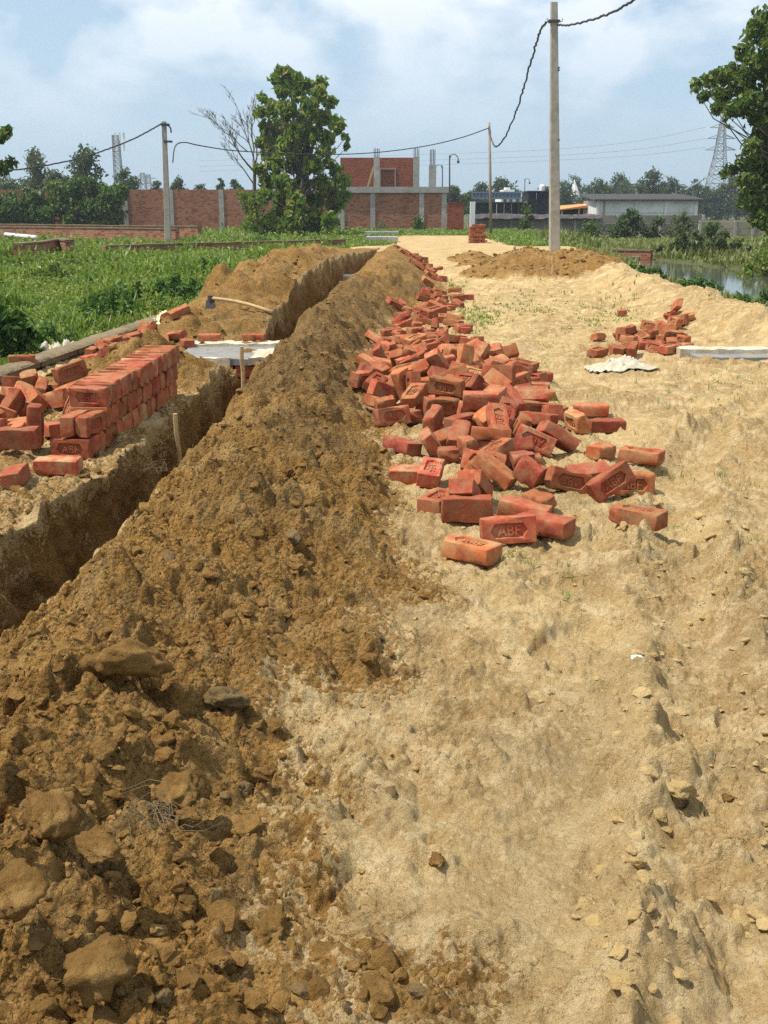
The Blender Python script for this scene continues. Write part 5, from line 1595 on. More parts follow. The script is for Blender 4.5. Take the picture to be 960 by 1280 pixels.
# bare tree
def bare_tree():
    rnd = random.Random(17); d = 65.0
    root = empty('bare_tree', At(320, 294, d), 'leafless grey tree with fine twigs left of the teak', 'tree')
    tb = MB(); tr = MB()
    f = At(320, 294, d); c = At(317, 200, d)
    branchy(tr, f - Vector((0, 0, .2)), c, 0.16, 0.085, rnd, 6, 0.02)
    def grow(a, b, r, lev):
        pts = branchy(tb, a, b, r, r * 0.45, rnd, 4, 0.05)
        if lev == 0: return
        for k in range(rnd.choice((3, 4))):
            s_ = pts[rnd.choice((2, 3, 3, 4))]
            dirv = (Vector(b) - Vector(a)); L = dirv.length * rnd.uniform(0.4, 0.62)
            v = dirv.normalized() + Vector((rnd.uniform(-.75, .75), rnd.uniform(-.8, .8), rnd.uniform(-.25, .7))); v.normalize()
            grow(s_, s_ + v * L, max(r * 0.5, 0.013), lev - 1)
    s0 = At(318, 225, d)
    for (ax, ay), (bx, by), r in (((318, 215), (272, 160), .06), ((318, 205), (298, 135), .06), ((317, 200), (312, 128), .055), ((318, 210), (330, 140), .05), ((317, 230), (283, 180), .04), ((310, 190), (258, 142), .035), ((318, 222), (345, 165), .04)):
        a = At(ax, ay, d); b = At(bx, by, d + rnd.uniform(-1.6, 1.6)); grow(a, a + (b - a) * 0.72, r, 3)
    tr.build('trunk', 'grey_bark', root, smooth=True); tb.build('branches', 'grey_bark', root, smooth=True)
bare_tree()
# big broadleaf tree on the right, half out of the picture
rnd = random.Random(41); D = 38.0; bl = []
for px, py, r in ((955, 20, 14), (945, 38, 16), (968, 50, 24), (930, 65, 14), (950, 80, 22), (975, 95, 28), (890, 100, 12), (872, 105, 8), (880, 120, 9), (902, 95, 12), (915, 90, 14), (930, 105, 18), (905, 118, 14), (898, 135, 10), (915, 138, 12), (935, 130, 18), (958, 130, 24), (945, 150, 10), (985, 150, 40), (1000, 60, 40), (1020, 110, 50), (955, 170, 16), (940, 185, 12), (930, 205, 13), (915, 212, 9), (905, 216, 7), (950, 205, 20), (970, 190, 26), (935, 228, 15), (955, 235, 22), (940, 250, 16), (928, 255, 8), (975, 240, 30), (955, 262, 20), (948, 275, 12), (975, 280, 24), (1000, 220, 40), (1010, 270, 40), (1040, 180, 50), (1050, 90, 45), (1045, 250, 45), (870, 112, 5), (911, 158, 3)):
    p = At(px, py, D + rnd.uniform(-1.8, 1.8)); q = r * (D * _ct + .4) / 1300 * 0.92
    bl.append((p.x, p.y, p.z, q, q * 1.1, q * 0.85))
tree('broadleaf_tree', 'big dark green tree cut off by the right edge', At(1000, 325, D), bl, 16000, 0.27, 'broad_leaf', 0.10, 9, width=0.6, droop=0.55, trunk_top=At(1000, 60, D), shell=0.45)
# tree left, mostly outside
bl = []
for px, py, r in ((8, 165, 9), (-2, 172, 11), (14, 203, 9), (2, 212, 11), (-15, 205, 16), (-20, 170, 18), (-45, 190, 30), (-50, 140, 30), (-80, 170, 34), (-70, 220, 26), (-40, 240, 18)):
    p = At(px, py, 30 + rnd.uniform(-1, 1)); q = r * 29.2 / 1300 * 0.9; bl.append((p.x, p.y, p.z, q, q, q * 0.8))
tree('broadleaf_tree', 'tree whose leafy twigs reach in at the left edge', At(-60, 330, 30), bl, 2600, 0.22, 'broad_leaf', 0.16, 10, droop=0.9, trunk_top=At(-60, 140, 30), shell=0.4)
# trees beyond the walls
rnd = random.Random(51)
FAR = [(48, 262, 184, 40, 112, 'pale_leaf', 'slender pale tree behind the creeper, far left'), (112, 262, 183, 52, 105, 'far_leaf', 'round dense tree behind the left wall'), (18, 265, 226, 60, 120, 'far_leaf', 'low dark tree at the far left border'),
       (78, 262, 214, 50, 108, 'pale_leaf', 'pale bushy tree between the slender and the round tree'), (100, 262, 222, 44, 100, 'creeper_leaf', 'green tree rising right behind the creeper'), (160, 262, 212, 40, 116, 'far_leaf', 'small round tree under the telecom mast'), (198, 262, 224, 22, 130, 'far_leaf', 'little tree left of the meadow pole'), (224, 262, 223, 26, 128, 'far_leaf', 'little tree right of the meadow pole'),
       (252, 262, 228, 24, 150, 'far_leaf', 'low tree over the wall right of the meadow pole'), (278, 262, 220, 15, 120, 'far_leaf', 'narrow tree over the wall, left of two'), (293, 262, 222, 24, 118, 'far_leaf', 'narrow tree over the wall, right of two'), (566, 275, 234, 34, 130, 'far_leaf', 'tree right behind the street lamps'), (600, 275, 226, 38, 180, 'far_leaf', 'tree behind the black hoarding, left of two'), (626, 275, 222, 46, 175, 'far_leaf', 'tree behind the black hoarding, right of two'),
       (584, 275, 240, 30, 150, 'creeper_leaf', 'bright low tree beside the end of the brick wall'), (655, 275, 246, 26, 190, 'far_leaf', 'tree behind the white building'), (678, 275, 232, 26, 185, 'far_leaf', 'tree peeping over the dark tower block')]
for i, (px, top) in enumerate(((705, 226), (716, 218), (733, 230), (748, 224), (768, 217), (778, 226), (795, 229), (812, 210), (826, 226), (838, 221), (852, 229), (866, 224), (880, 231), (898, 229), (909, 217), (922, 236), (940, 232), (690, 236), (958, 226), (985, 220))):
    kinds = ('far_leaf', 'far_leaf', 'pale_leaf', 'far_leaf')
    FAR.append((px, 280, top, rnd.uniform(26, 42), rnd.uniform(150, 215), kinds[i % 4], '%s tree from the left in the tree line behind the white shed' % ordinal(i) if i < 16 else ('tree line tree beside the pylon', 'tree line tree right of the pole', 'tree line tree hidden by the big right tree', 'last tree of the tree line past the frame')[i - 16]))
for i, (px, by, ty, wpx, d, mt, lab) in enumerate(FAR):
    f = At(px, by, d); f.z = min(f.z, 0.2); t = At(px, ty, d); h = t.z - f.z; wm = wpx * (d * _ct) / 1300
    rr = random.Random(100 + i)
    tree('far_tree', lab, f, lobes(f, wm, h, h * 0.22, d, rr, 16), 1700, wm * 0.075 + 0.16, mt, 0.02 * h, 200 + i, group='trees beyond the walls', shell=0.35)

# creeper over the left end of the wall
rs = np.random.RandomState(3); bl = []
for i in range(120):
    px = rs.uniform(-60, 150); top = 236 + 6 * math.sin(px * 0.05) + (6 if px < 60 else -4); py = rs.uniform(top, 282)
    p = At(px, py, 77.5 + rs.uniform(-0.5, 0.8)); r = rs.uniform(0.4, 0.85); bl.append((p.x, p.y, p.z, r, 0.5, r * 0.8))
tree('creeper', 'thick green creeper hanging over the left end of the brick wall', At(75, 287, 77.6), bl, 14000, 0.36, 'creeper_leaf', 0.05, 12, cat='climber', trunk_top=At(75, 240, 77.8), width=0.7, droop=0.6, shell=0.6)
# shrubs
def weed_lobes(f, wm, h, rnd, n):
    out = []
    for i in range(n):
        a = rnd.uniform(0, 6.28); rr = wm * 0.5 * math.sqrt(rnd.random()); top = h * (1 - 0.55 * (rr / (wm * .5)) ** 2) * rnd.uniform(0.45, 1.0)
        s_ = rnd.uniform(0.10, 0.2) * min(wm, h * 1.6)
        for z in (0.35, 0.95): out.append((f.x + math.cos(a) * rr + rnd.uniform(-.1, .1) * wm, f.y + math.sin(a) * rr, f.z + top * z, s_, s_, s_ * 0.8 + top * 0.16))
    return out
def shrub(px, by, ty, wpx, d, mat, label, n=500, size=0.16, seed=1, grp='shrubs and weeds', name='shrub', lob=9):
    f = At(px, by, d); t = At(px, ty, d); h = max(t.z - f.z, .1); wm = wpx * (d * _ct) / 1300
    rr = random.Random(seed)
    return tree(name, label, f, (weed_lobes(f, wm, h, rr, lob + 4) if d < 50 else lobes(f, wm, h, 0.02, d, rr, lob)), n, size, mat, 0.01 + 0.006 * h, seed, group=grp, cat='shrub', shell=0.15, droop=0.1, width=0.55)
shrub(784, 300, 262, 50, 70, 'far_leaf', 'dark thorny bush before the white shed', 1500, 0.26, 61)
shrub(526, 296, 270, 26, 74, 'creeper_leaf', 'green shrub against the right part of the brick wall', 600, 0.2, 62)
shrub(480, 296, 276, 30, 76, 'pale_leaf', 'thin weeds against the brick wall', 300, 0.14, 63)
shrub(657, 292, 248, 24, 72, 'creeper_leaf', 'yellow green young tree before the black hoarding', 600, 0.22, 64)
shrub(820, 302, 268, 34, 70, 'pale_leaf', 'tall reedy weeds left of the shed corner', 500, 0.26, 65)
shrub(850, 302, 266, 44, 70, 'pale_leaf', 'brownish reedy weeds at the shed corner', 700, 0.26, 66)
shrub(735, 300, 278, 40, 66, 'creeper_leaf', 'weeds before the grey boundary panels', 500, 0.2, 67)
shrub(890, 300, 275, 26, 60, 'creeper_leaf', 'weeds before the tan boundary wall', 400, 0.2, 68)
shrub(325, 318, 288, 46, 46, 'creeper_leaf', 'leafy bush in the meadow below the bare tree', 1200, 0.16, 69)
shrub(258, 350, 322, 70, 26, 'weed_leaf', 'weed clump at the mound end of the meadow', 1000, 0.13, 70)
shrub(222, 375, 338, 80, 18.5, 'weed_leaf', 'weed clump close to the kerb below the mound', 1000, 0.12, 71)
shrub(128, 409, 362, 100, 14.2, 'weed_leaf', 'broad leaved weed clump behind the kerb', 700, 0.11, 72)
shrub(172, 393, 356, 90, 16.0, 'weed_leaf', 'broad leaved weeds behind the small brick heap', 700, 0.11, 73)
shrub(12, 452, 356, 58, 10.8, 'weed_leaf', 'tall dark leafy weed at the left edge behind the kerb', 900, 0.12, 74, lob=14)
shrub(72, 438, 402, 60, 11.8, 'weed_leaf', 'low weed between the tall weed and the plastic sheet', 500, 0.07, 75)
shrub(60, 352, 325, 70, 24, 'meadow_leaf', 'light green weed clump in the mid meadow', 700, 0.1, 76)
shrub(170, 345, 320, 60, 26, 'meadow_leaf', 'yellow green weed clump in the mid meadow', 700, 0.1, 77)
shrub(865, 388, 350, 80, 16.5, 'weed_leaf', 'lush weeds growing over the bank above the pond', 1500, 0.085, 78, lob=14)
shrub(800, 352, 332, 60, 21.5, 'weed_leaf', 'weeds on the bank left of the pond gap', 1000, 0.085, 79)
shrub(940, 395, 366, 70, 14.5, 'weed_leaf', 'weeds at the right edge behind the sand bank', 1000, 0.08, 80)
shrub(740, 335, 315, 50, 29, 'creeper_leaf', 'weeds right of the tall pole', 700, 0.1, 81)
shrub(880, 315, 290, 110, 44, 'pale_leaf', 'pale reeds on the far side of the pond', 1500, 0.2, 82, lob=14)
shrub(968, 345, 290, 70, 33, 'meadow_leaf', 'yellow green reeds at the right side of the pond', 1300, 0.16, 83, lob=12)

# ------------------------------------------------------------------ grass
def grass(name, label, pts, hgt, mat, seed, blades=6, wid=0.012, spread=0.08, grow=0.0009):
    rs = np.random.RandomState(seed); n = len(pts) * blades
    base = np.repeat(pts, blades, axis=0) + np.concatenate([rs.normal(size=(n, 2)) * spread * np.repeat(np.maximum(1, pts[:, 1] / 18), blades)[:, None], np.zeros((n, 1))], 1)
    h = np.repeat(hgt, blades) * rs.uniform(0.45, 1.1, n); wd = np.maximum(wid, grow * base[:, 1]) * rs.uniform(0.6, 1.4, n)
    a = rs.uniform(0, 6.283, n); l = rs.uniform(0.1, 0.75, n)
    dx, dy = np.cos(a), np.sin(a); sx, sy = -dy * wd, dx * wd
    z0 = np.zeros(n)
    def P(t, wf, sgn):
        return np.stack([base[:, 0] + dx * l * h * t * t + sgn * sx * wf, base[:, 1] + dy * l * h * t * t + sgn * sy * wf, base[:, 2] - 0.02 + h * t * (1 - 0.25 * l * t)], 1)
    V = np.stack([P(0, 0.7, 1), P(0, 0.7, -1), P(0.55, 1, 1), P(0.55, 1, -1), P(1, 0, 0)], 1).reshape(-1, 3)
    i = np.arange(n) * 5
    F = np.concatenate([np.stack([i, i + 1, i + 3], 1), np.stack([i, i + 3, i + 2], 1), np.stack([i + 2, i + 3, i + 4], 1)])
    dry = rs.uniform(size=n) * 0.9 + 0.35 * fbm(base[:, 0], base[:, 1], 0.4, 3, 19)
    T = np.repeat(np.stack([np.clip(rs.uniform(size=n) * 0.8 + 0.1 + 0.4 * fbm(base[:, 0], base[:, 1], 0.7, 2, 23), 0, 1), dry, z0, z0 + 1], 1), 5, axis=0)
    me = np_mesh(name, V, F, mat); add_tone(me, T)
    tag(link(bpy.data.objects.new(name, me)), label, 'grass', kind='stuff')
rs = np.random.RandomState(77)
def sample(n, y0, y1, xf, keep):
    y = np.exp(rs.uniform(math.log(y0), math.log(y1), n)); x = xf(y, rs.uniform(size=n))
    z, b, g, d = ground(x, y, fine=False); k = keep(x, y, z, b, g)
    return np.stack([x, y, z], 1)[k]
P_ = sample(30000, 6.5, 80, lambda y, u: -0.60 * y - 1 + u * (ip(y, T_XK) - 0.26 + 0.60 * y + 1), lambda x, y, z, b, g: (g > 0.4) & (fbm(x, y, 0.33, 3, 29) + 0.25 * rs.uniform(size=len(x)) > -0.22))
hn = 0.12 + 0.42 * sm(-0.15, 0.45, fbm(P_[:, 0], P_[:, 1], 0.45, 4, 7)) ** 1.3
grass('meadow_grass', 'green grass and low weeds of the meadow left of the kerb', P_[:15500], hn[:15500], 'meadow_leaf', 1, 6)
# broad leaves through the meadow
q = P_[15500:23000]; hq = hn[15500:23000]
qq = np.repeat(q, 6, axis=0); qq = qq + rs.normal(size=qq.shape) * np.array([0.1, 0.1, 0.0]) * np.maximum(1, qq[:, 1:2] / 16); qq[:, 2] += np.repeat(hq, 6) * rs.uniform(0.1, 1.05, len(qq))
nr = rs.normal(size=qq.shape) * 0.5 + np.array([0, 0, 1]); nr /= np.linalg.norm(nr, axis=1)[:, None]
V, F, T = leaves(qq, nr, np.maximum(0.055, 0.0042 * qq[:, 1]), rs, 0.55)
tag(leaf_object('meadow_weeds', V, F, T, 'meadow_leaf'), 'broad leaved weeds mixed through the meadow', 'weeds', kind='stuff')
P_ = sample(22000, 11, 85, lambda y, u: ip(y, T_XE) - 0.2 + u * (0.62 * y + 3 - ip(y, T_XE)), lambda x, y, z, b, g: (g > 0.45) & (z > -0.58))
hn = 0.25 + 0.55 * sm(-0.1, 0.5, fbm(P_[:, 0], P_[:, 1], 0.3, 3, 9)) * sm(20, 34, P_[:, 1]) * sm(75, 45, P_[:, 1])
grass('bank_reeds', 'tall grass and reeds around the pond', P_, hn, 'dry_reed', 2, 5, 0.012, 0.1)
P_ = sample(7000, 39, 82, lambda y, u: -0.05 * y - 2 + u * (0.2 * y + 4), lambda x, y, z, b, g: (g > 0.5) & (x > -4))
grass('verge_grass', 'grass at the end of the track before the brick wall', P_, np.full(len(P_), 0.16), 'meadow_leaf', 3, 5)
# thin sprigs on the track
pp = []
for px, py, rx, n in ((600, 395, 30, 150), (760, 395, 44, 140), (590, 405, 24, 70), (650, 385, 40, 60), (545, 372, 10, 20), (640, 700, 14, 14), (715, 605, 12, 10), (670, 640, 10, 8), (720, 735, 16, 6), (800, 712, 10, 3), (940, 680, 20, 8), (880, 470, 60, 40), (930, 490, 40, 30), (640, 525, 16, 12), (720, 560, 10, 8), (590, 500, 5, 2), (560, 640, 30, 8), (520, 640, 20, 8), (840, 650, 60, 14), (900, 610, 60, 14), (670, 720, 60, 16), (570, 360, 14, 25), (700, 380, 60, 40), (800, 430, 40, 25), (20, 625, 30, 8), (690, 505, 10, 10), (735, 545, 14, 10), (255, 580, 10, 2), (880, 520, 50, 24), (660, 430, 60, 26), (780, 500, 60, 14)):
    for _ in range(n):
        a, b = px + rs.normal() * rx * 0.6, py + rs.normal() * rx * 0.25; p = G(a, max(b, 345)); pp.append((p.x, p.y, 0))
pp = np.array(pp); pp[:, 2] = ground(pp[:, 0], pp[:, 1])[0]
grass('grass_sprigs', 'thin green grass sprigs coming up through the sand', pp, (0.035 + 0.03 * rs.uniform(size=len(pp))) * (1 + 0.05 * np.maximum(pp[:, 1] - 6, 0)), 'meadow_leaf', 4, 6, 0.0022, 0.02, 0.00032)

# ------------------------------------------------------------------ water
pw = []
n = 72
for k in range(n):
    a = 2 * math.pi * k / n; pw.append((9.4 + 5.6 * math.cos(a), 34 + 17 * math.sin(a), -0.60))
me = np_mesh('pond', np.array(pw + [(9.4, 34, -0.60)]), [(k, (k + 1) % n, n) for k in range(n)], 'pond_water')
tag(link(bpy.data.objects.new('pond', me)), 'still grey pond behind the bank', kind='structure')

# ------------------------------------------------------------------ walls and buildings
def span(px0, px1, d): return At(px0, 262, d).x, At(px1, 262, d).x
def zat(py, d): return At(480, py, d).z
def wall_run(label, d, cols, ytop, ybot, mat, thick=0.23, col_mat='concrete', colw=0.36, coltop=0.0, band=None, name='brick_wall'):
    x0, x1 = span(cols[0], cols[-1], d); zt, zb = zat(ytop, d), zat(ybot, d) - 0.3
    root = empty(name, ((x0 + x1) / 2, d, zb), label, 'wall')
    for i in range(len(cols) - 1):
        a, b = span(cols[i], cols[i + 1], d)
        MB().box((a + colw / 2, d, zb), (b - colw / 2, d + thick, zt)).build('brick_panel', mat, root)
    for c in cols:
        a = span(c, c, d)[0]
        MB().box((a - colw / 2, d - 0.05, zb), (a + colw / 2, d + thick + 0.05, zt + coltop)).build('column', col_mat, root)
    if band:
        MB().box((x0 - 0.3, d - 0.16, zat(band[1], d)), (x1 + 0.3, d + thick + 0.16, zat(band[0], d))).build('concrete_band', 'concrete', root)
    return root
wall_run('long rough brick boundary wall with pale columns behind the meadow', 80, (-100, -20, 50, 100, 157, 214, 277, 345, 424), 237, 289, 'rough_wall_brick')
wall_run('brick wall with concrete top band right of the teak', 79, (427.5, 466, 527, 555), 241, 296, 'rough_wall_brick', band=(233.5, 241))
d = 72; x0, x1 = span(559, 580, d)
r_ = empty('brick_wall', ((x0 + x1) / 2, d, zat(296, d)), 'short dark red brick wall at the end of the boundary wall', 'wall')
MB().box((x0, d, zat(300, d)), (x1, d + 0.25, zat(254, d))).build('brick_panel', 'smooth_wall_brick', r_)
MB().box((x0 - .03, d - 0.03, zat(254, d)), (x1 + .03, d + 0.28, zat(253, d))).build('coping', 'smooth_wall_brick', r_)
# unfinished house behind
d = 96; x0, x1 = span(426, 522, d); zt, zb = zat(197, d), zat(262, d) - 1.5
house = empty('unfinished_house', ((x0 + x1) / 2, d, zb), 'unfinished red brick house with bare columns behind the boundary wall', 'house')
xa, xb = span(476, 493, d); za = zat(212, d)
MB().box((x0, d, zb), (xa, d + .25, zt)).box((xb, d, zb), (x1, d + .25, zt)).box((xa, d, za), (xb, d + .25, zt)).build('wall', 'smooth_wall_brick', house)
MB().box((x0, d + .25, zb), (x0 + .25, d + 8, zt)).build('wall', 'smooth_wall_brick', house)
MB().box((x1 - .25, d + .25, zb), (x1, d + 8, zt)).build('wall', 'smooth_wall_brick', house)
MB().box((x0 + .25, d + 7.75, zb), (x1 - .25, d + 8, zt - .02)).build('wall', 'smooth_wall_brick', house)
MB().box((x0 + .25, d + .25, zt - 0.2), (x1 - .25, d + 7.75, zt - .05)).build('roof_slab', 'concrete', house)
dr_ = MB().box((xa - .12, d - .06, zb), (xa, d + .1, za + .12)).box((xb, d - .06, zb), (xb + .12, d + .1, za + .12)).box((xa, d - .06, za), (xb, d + .1, za + .12)).build('door_frame', 'grey_wood', house)
MB().box((xa, d + .12, zb), (xb, d + .18, za)).build('door_board', 'smooth_wall_brick', house)
for px, top in ((471, 186), (520, 186)):
    a = span(px, px, d - 1.2)[0]
    c_ = MB().box((a - .26, d - 1.5, zb), (a + .26, d - 1.0, zat(197, d))).build('column', 'concrete', house)
    mb = MB()
    for ox in (-.2, -.07, .07, .2): mb.tube([(a + ox, d - 1.25 + ox * .5, zat(197, d)), (a + ox * 1.1, d - 1.25 + ox * .5, zat(top + 4 * abs(ox), d))], 0.035, 5)
    mb.build('rebar', 'dark_steel', c_)
a = span(540, 540, d)[0]
c_ = tag(empty('bare_column', (a, d, zb), 'single bare concrete column with rebar right of the brick house', 'column'))
MB().box((a - .32, d - .25, zb), (a + .32, d + .25, zat(206, d))).build('shaft', 'concrete', c_)
mb = MB()
for ox in (-.2, -.07, .07, .2): mb.tube([(a + ox, d, zat(206, d)), (a + ox, d, zat(186 + 6 * abs(ox), d))], 0.04, 5)
mb.build('rebar', 'dark_steel', c_)
a0, a1 = At(459, 236, d - 1), At(467, 208, d - 1)
MB().tube([a0, a1], 0.13, 4, square=True).build('plank', 'raw_wood', house)
# low foundation walls in the meadow
def low_wall(label, A, B, h, th, mat='rough_wall_brick', top='kerb_cement', zb=-0.3):
    A, B = Vector(A), Vector(B); L = (B - A).length; a = math.atan2(B.y - A.y, B.x - A.x)
    root = empty('foundation_wall', (A.x, A.y, zb), label, 'wall', rz=a)
    o = bpy.data.objects.new('brickwork', MB().box((0, -th / 2, 0), (L, th / 2, h)).mesh('brickwork', mat)); link(o, root)
    rr = random.Random(int(L * 10)); mb = MB(); x = 0
    while x < L:
        w_ = min(rr.uniform(.7, 1.8), L - x); mb.box((x, -th / 2 - .03, h), (x + w_ - .02, th / 2 + .03, h + rr.uniform(.035, .07))); x += w_
    link(bpy.data.objects.new('coping', mb.mesh('coping', top)), root)
low_wall('low brick foundation wall across the meadow left of the pole', G(-60, 290, 0.2), G(222, 297, 0.1), 0.78, 0.3)
low_wall('second low foundation wall running to the brick wall', G(-60, 286, 0.2), G(250, 291, 0.2), 0.8, 0.3)
low_wall('low cement kerb with rubble across the meadow end', G(130, 313, 0.0), G(430, 303, 0.05), 0.44, 0.25)
low_wall('short concrete beam on bricks in the left meadow', G(22, 316, 0.05), G(70, 308, 0.1), 0.6, 0.25)
low_wall('stub of foundation right of the short beam', G(72, 307, 0.1), G(88, 310, 0.08), 0.62, 0.3)
low_wall('low brick wall with pale top behind the pond', G(716, 312, -0.25), G(815, 314, -0.25), 0.55, 0.3, zb=-0.8)
low_wall('sunken wall with a pale coping at the pond edge', G(728, 322, -0.45), G(800, 323, -0.45), 0.3, 0.25, zb=-0.75)
pa, pb = G(7, 293, 0.15), G(45, 297, 0.15)
tag(MB().tube([pa, pb], 0.1, 12).build('white_pipe', 'white_pipe', None, smooth=True, loc=pa), 'white plastic pipe lying on the meadow by the foundation', 'pipe')
# slabs and bricks at the far end of the trench
p = G(475, 302); noisy_slab('concrete_cover', p.x - 0.6, p.x + 0.8, p.y - .6, p.y + .6, p.z - .05, p.z + 0.22, 'concrete', seed=31)
bpy.data.objects['concrete_cover']['label'] = 'pale concrete cover at the far end of the trench'; bpy.data.objects['concrete_cover']['category'] = 'slab'
p = G(476, 294); noisy_slab('concrete_step', p.x - 0.9, p.x + 1.0, p.y - .5, p.y + .5, p.z - .05, p.z + 0.2, 'concrete', seed=33)
bpy.data.objects['concrete_step']['label'] = 'concrete step behind the far end of the trench'; bpy.data.objects['concrete_step']['category'] = 'slab'
pa, pb = G(478, 321, 0.1), G(493, 308, 0.1)
tag(MB().tube([pa, pb], 0.12, 4, square=True).build('plank', 'grey_wood', None, loc=pa), 'grey plank along the far trench edge', 'plank')
rnd = random.Random(3)
p = G(443, 345, 0); noisy_slab('concrete_strip', p.x - .42, p.x + 0.42, p.y - .5, p.y + .35, -0.12, 0.02, 'lime_white', seed=35)
bpy.data.objects['concrete_strip']['label'] = 'pale concrete strip across the far trench'; bpy.data.objects['concrete_strip']['category'] = 'slab'
# stack of bricks by the thin pole
d = 46; xa, xb = span(587, 608, d); zb, zt = zat(310, d), zat(279, d)
st = empty('brick_stack', ((xa + xb) / 2, d, zb), 'tall tapering stack of red bricks before the dark hoarding', 'brick stack')
rows = int((zt - zb) / 0.082); rnd = random.Random(9); cnt = 0
bs = MB().box((-.112, -.055, -.036), (.112, .055, .036)).mesh('brick', 'red_brick', bevel=0.006)
for r in range(rows):
    tp = 1 - 0.28 * max(0, r / rows - 0.55) / 0.45
    for face, nb in (('front', 3), ('side', 4)):
        for k in range(nb):
            o = bpy.data.objects.new('brick', bs)
            wx = (xb - xa) * tp
            if face == 'front': loc = (-wx / 2 + wx * (k + .5) / nb + (0.06 if r % 2 else -.03), 0, (r + .5) * 0.082); rz = rnd.uniform(-.08, .08)
            else: loc = (wx / 2 - .06, .2 + k * .24, (r + .5) * 0.082); rz = math.pi / 2 + rnd.uniform(-.05, .05)
            o.location = Vector(loc) + Vector((rnd.uniform(-.015, .015), rnd.uniform(-.02, .02), 0)); o.rotation_euler = (0, 0, rz); link(o, st); cnt += 1
zc_ = rows * .082
MB().box((st.location.x - (xb - xa) / 2 + .06, d + .06, zb), (st.location.x + (xb - xa) / 2 - .12, d + 1.0, zb + zc_ - .12)).build('inner_bricks', 'smooth_wall_brick', st)
# grey boundary panels on the right
def panel_wall(label, d, px0, px1, ytop, ybot, mat, npan, grp=None, rows=3):
    x0, x1 = span(px0, px1, d); zt, zb = zat(ytop, d), zat(ybot, d)
    root = empty('panel_wall', ((x0 + x1) / 2, d, zb), label, 'wall')
    L = (x1 - x0) / npan; hh = (zt - zb) / rows
    pm = MB().box((0.09, 0, 0.01), (L - 0.09, 0.08, hh - 0.012)).mesh('panel', mat); cm = MB().box((-.09, -.06, 0), (.09, .14, zt - zb + .06)).mesh('post', 'concrete')
    for i in range(npan + 1):
        if i < npan:
            for r in range(rows):
                o = bpy.data.objects.new('panel', pm); o.location = (x0 + i * L - root.location.x, 0.012 * (r % 2), r * hh); link(o, root)
        o = bpy.data.objects.new('post', cm); o.location = (x0 + i * L - root.location.x, 0, 0); link(o, root)
    return root
panel_wall('grey weathered boundary wall of precast panels right of the brick walls', 78, 586, 880, 269, 301, 'grey_panel', 11)
panel_wall('tan boundary wall of precast panels at the right', 74, 877, 1010, 277, 300, 'tan_panel', 6)
x0, x1 = span(588, 594, 76); tag(MB().box((x0, 76, zat(300, 76)), (x1, 76.4, zat(252, 76))).build('gate_pillar', 'white_paint', None, loc=(x0, 76, zat(300, 76))), 'white gate pillar left of the black hoarding', 'pillar')
# tarpaulins over the panels
def tarp(px0, px1, d, ytop, ybot, mat, label, seed):
    x0, x1 = span(px0, px1, d); zt, zb = zat(ytop, d), zat(ybot, d); n, m = 40, 9; rs = np.random.RandomState(seed)
    u, v = np.meshgrid(np.linspace(0, 1, n), np.linspace(0, 1, m))
    X = x0 + (x1 - x0) * u; Y = d - 0.6 + 1.6 * v + 0.1 * fbm(X, v, 1.2, 2, seed); Z = zb + (zt - zb) * np.sin(v * np.pi * 0.8) + 0.16 * fbm(X, v * 2, 1.3, 3, seed + 1)
    V = np.stack([X, Y, Z], -1).reshape(-1, 3); i = np.arange(n * m).reshape(m, n); F = np.stack([i[:-1, :-1], i[:-1, 1:], i[1:, 1:], i[1:, :-1]], -1).reshape(-1, 4)
    V2 = V - np.array([0, 0, .03]); c = V.mean(0)
    o = bpy.data.objects.new('tarpaulin', np_mesh('tarpaulin', np.concatenate([V, V2]) - c, np.concatenate([F, F[:, ::-1] + n * m]), mat, True)); o.location = c
    tag(link(o), label, 'tarpaulin', 'tarpaulins over the boundary panels')
tarp(592, 690, 78, 267.5, 273, 'tarpaulin', 'dark tarpaulin sagging over the panels below the black hoarding', 1)
tarp(697, 752, 78, 268.5, 273, 'tarpaulin', 'dark tarpaulin over the panels below the orange roof', 2)
# black hoarding and tower block
d = 86
def sheeted(label, px0, px1, ytop, ybot, d, mat, n, name, depth=4.0, frame='dark_steel'):
    x0, x1 = span(px0, px1, d); zt, zb = zat(ytop, d), zat(ybot, d) - 1.5
    root = empty(name, ((x0 + x1) / 2, d, zb), label, 'shed'); L = (x1 - x0) / n
    for i in range(n): MB().box((x0 + i * L + .012, d + (0.03 if i % 2 else 0), zb), (x0 + (i + 1) * L - .012, d + 0.08, zt)).build('sheet', mat, root)
    MB().box((x0, d + .09, zb), (x0 + .1, d + depth, zt - .02)).build('side_sheet', mat, root); MB().box((x1 - .1, d + .09, zb), (x1, d + depth, zt - .02)).build('side_sheet', mat, root)
    MB().box((x0 - .08, d - .06, zt), (x1 + .08, d + depth, zt + .1)).build('roof', frame, root)
    return root
sheeted('long low shed of black sheets behind the grey panels', 593, 658, 254, 274, 86, 'black_sheet', 7, 'black_shed')
tw = sheeted('taller black sheeted block right of the low black shed', 660, 690, 240, 274, 85, 'black_sheet', 3, 'black_shed')
x0, x1 = span(673, 680, 87); tank = empty('water_tank', ((x0 + x1) / 2, 87, zat(239.5, 87)), 'white water tank on the black block', 'tank')
r_ = (x1 - x0) / 2; q = tank.location
MB().tube([q + Vector((0, 0, -.02)), q + Vector((0, 0, .42)), q + Vector((0, 0, .5)), q + Vector((0, 0, .55))], [r_, r_, r_ * .7, r_ * .3], 16).build('drum', 'white_paint', tank, smooth=False)
MB().tube([q + Vector((0, 0, .55)), q + Vector((0, 0, .62))], r_ * .25, 10).build('lid', 'white_paint', tank)
d = 98; x0, x1 = span(590, 650, d)
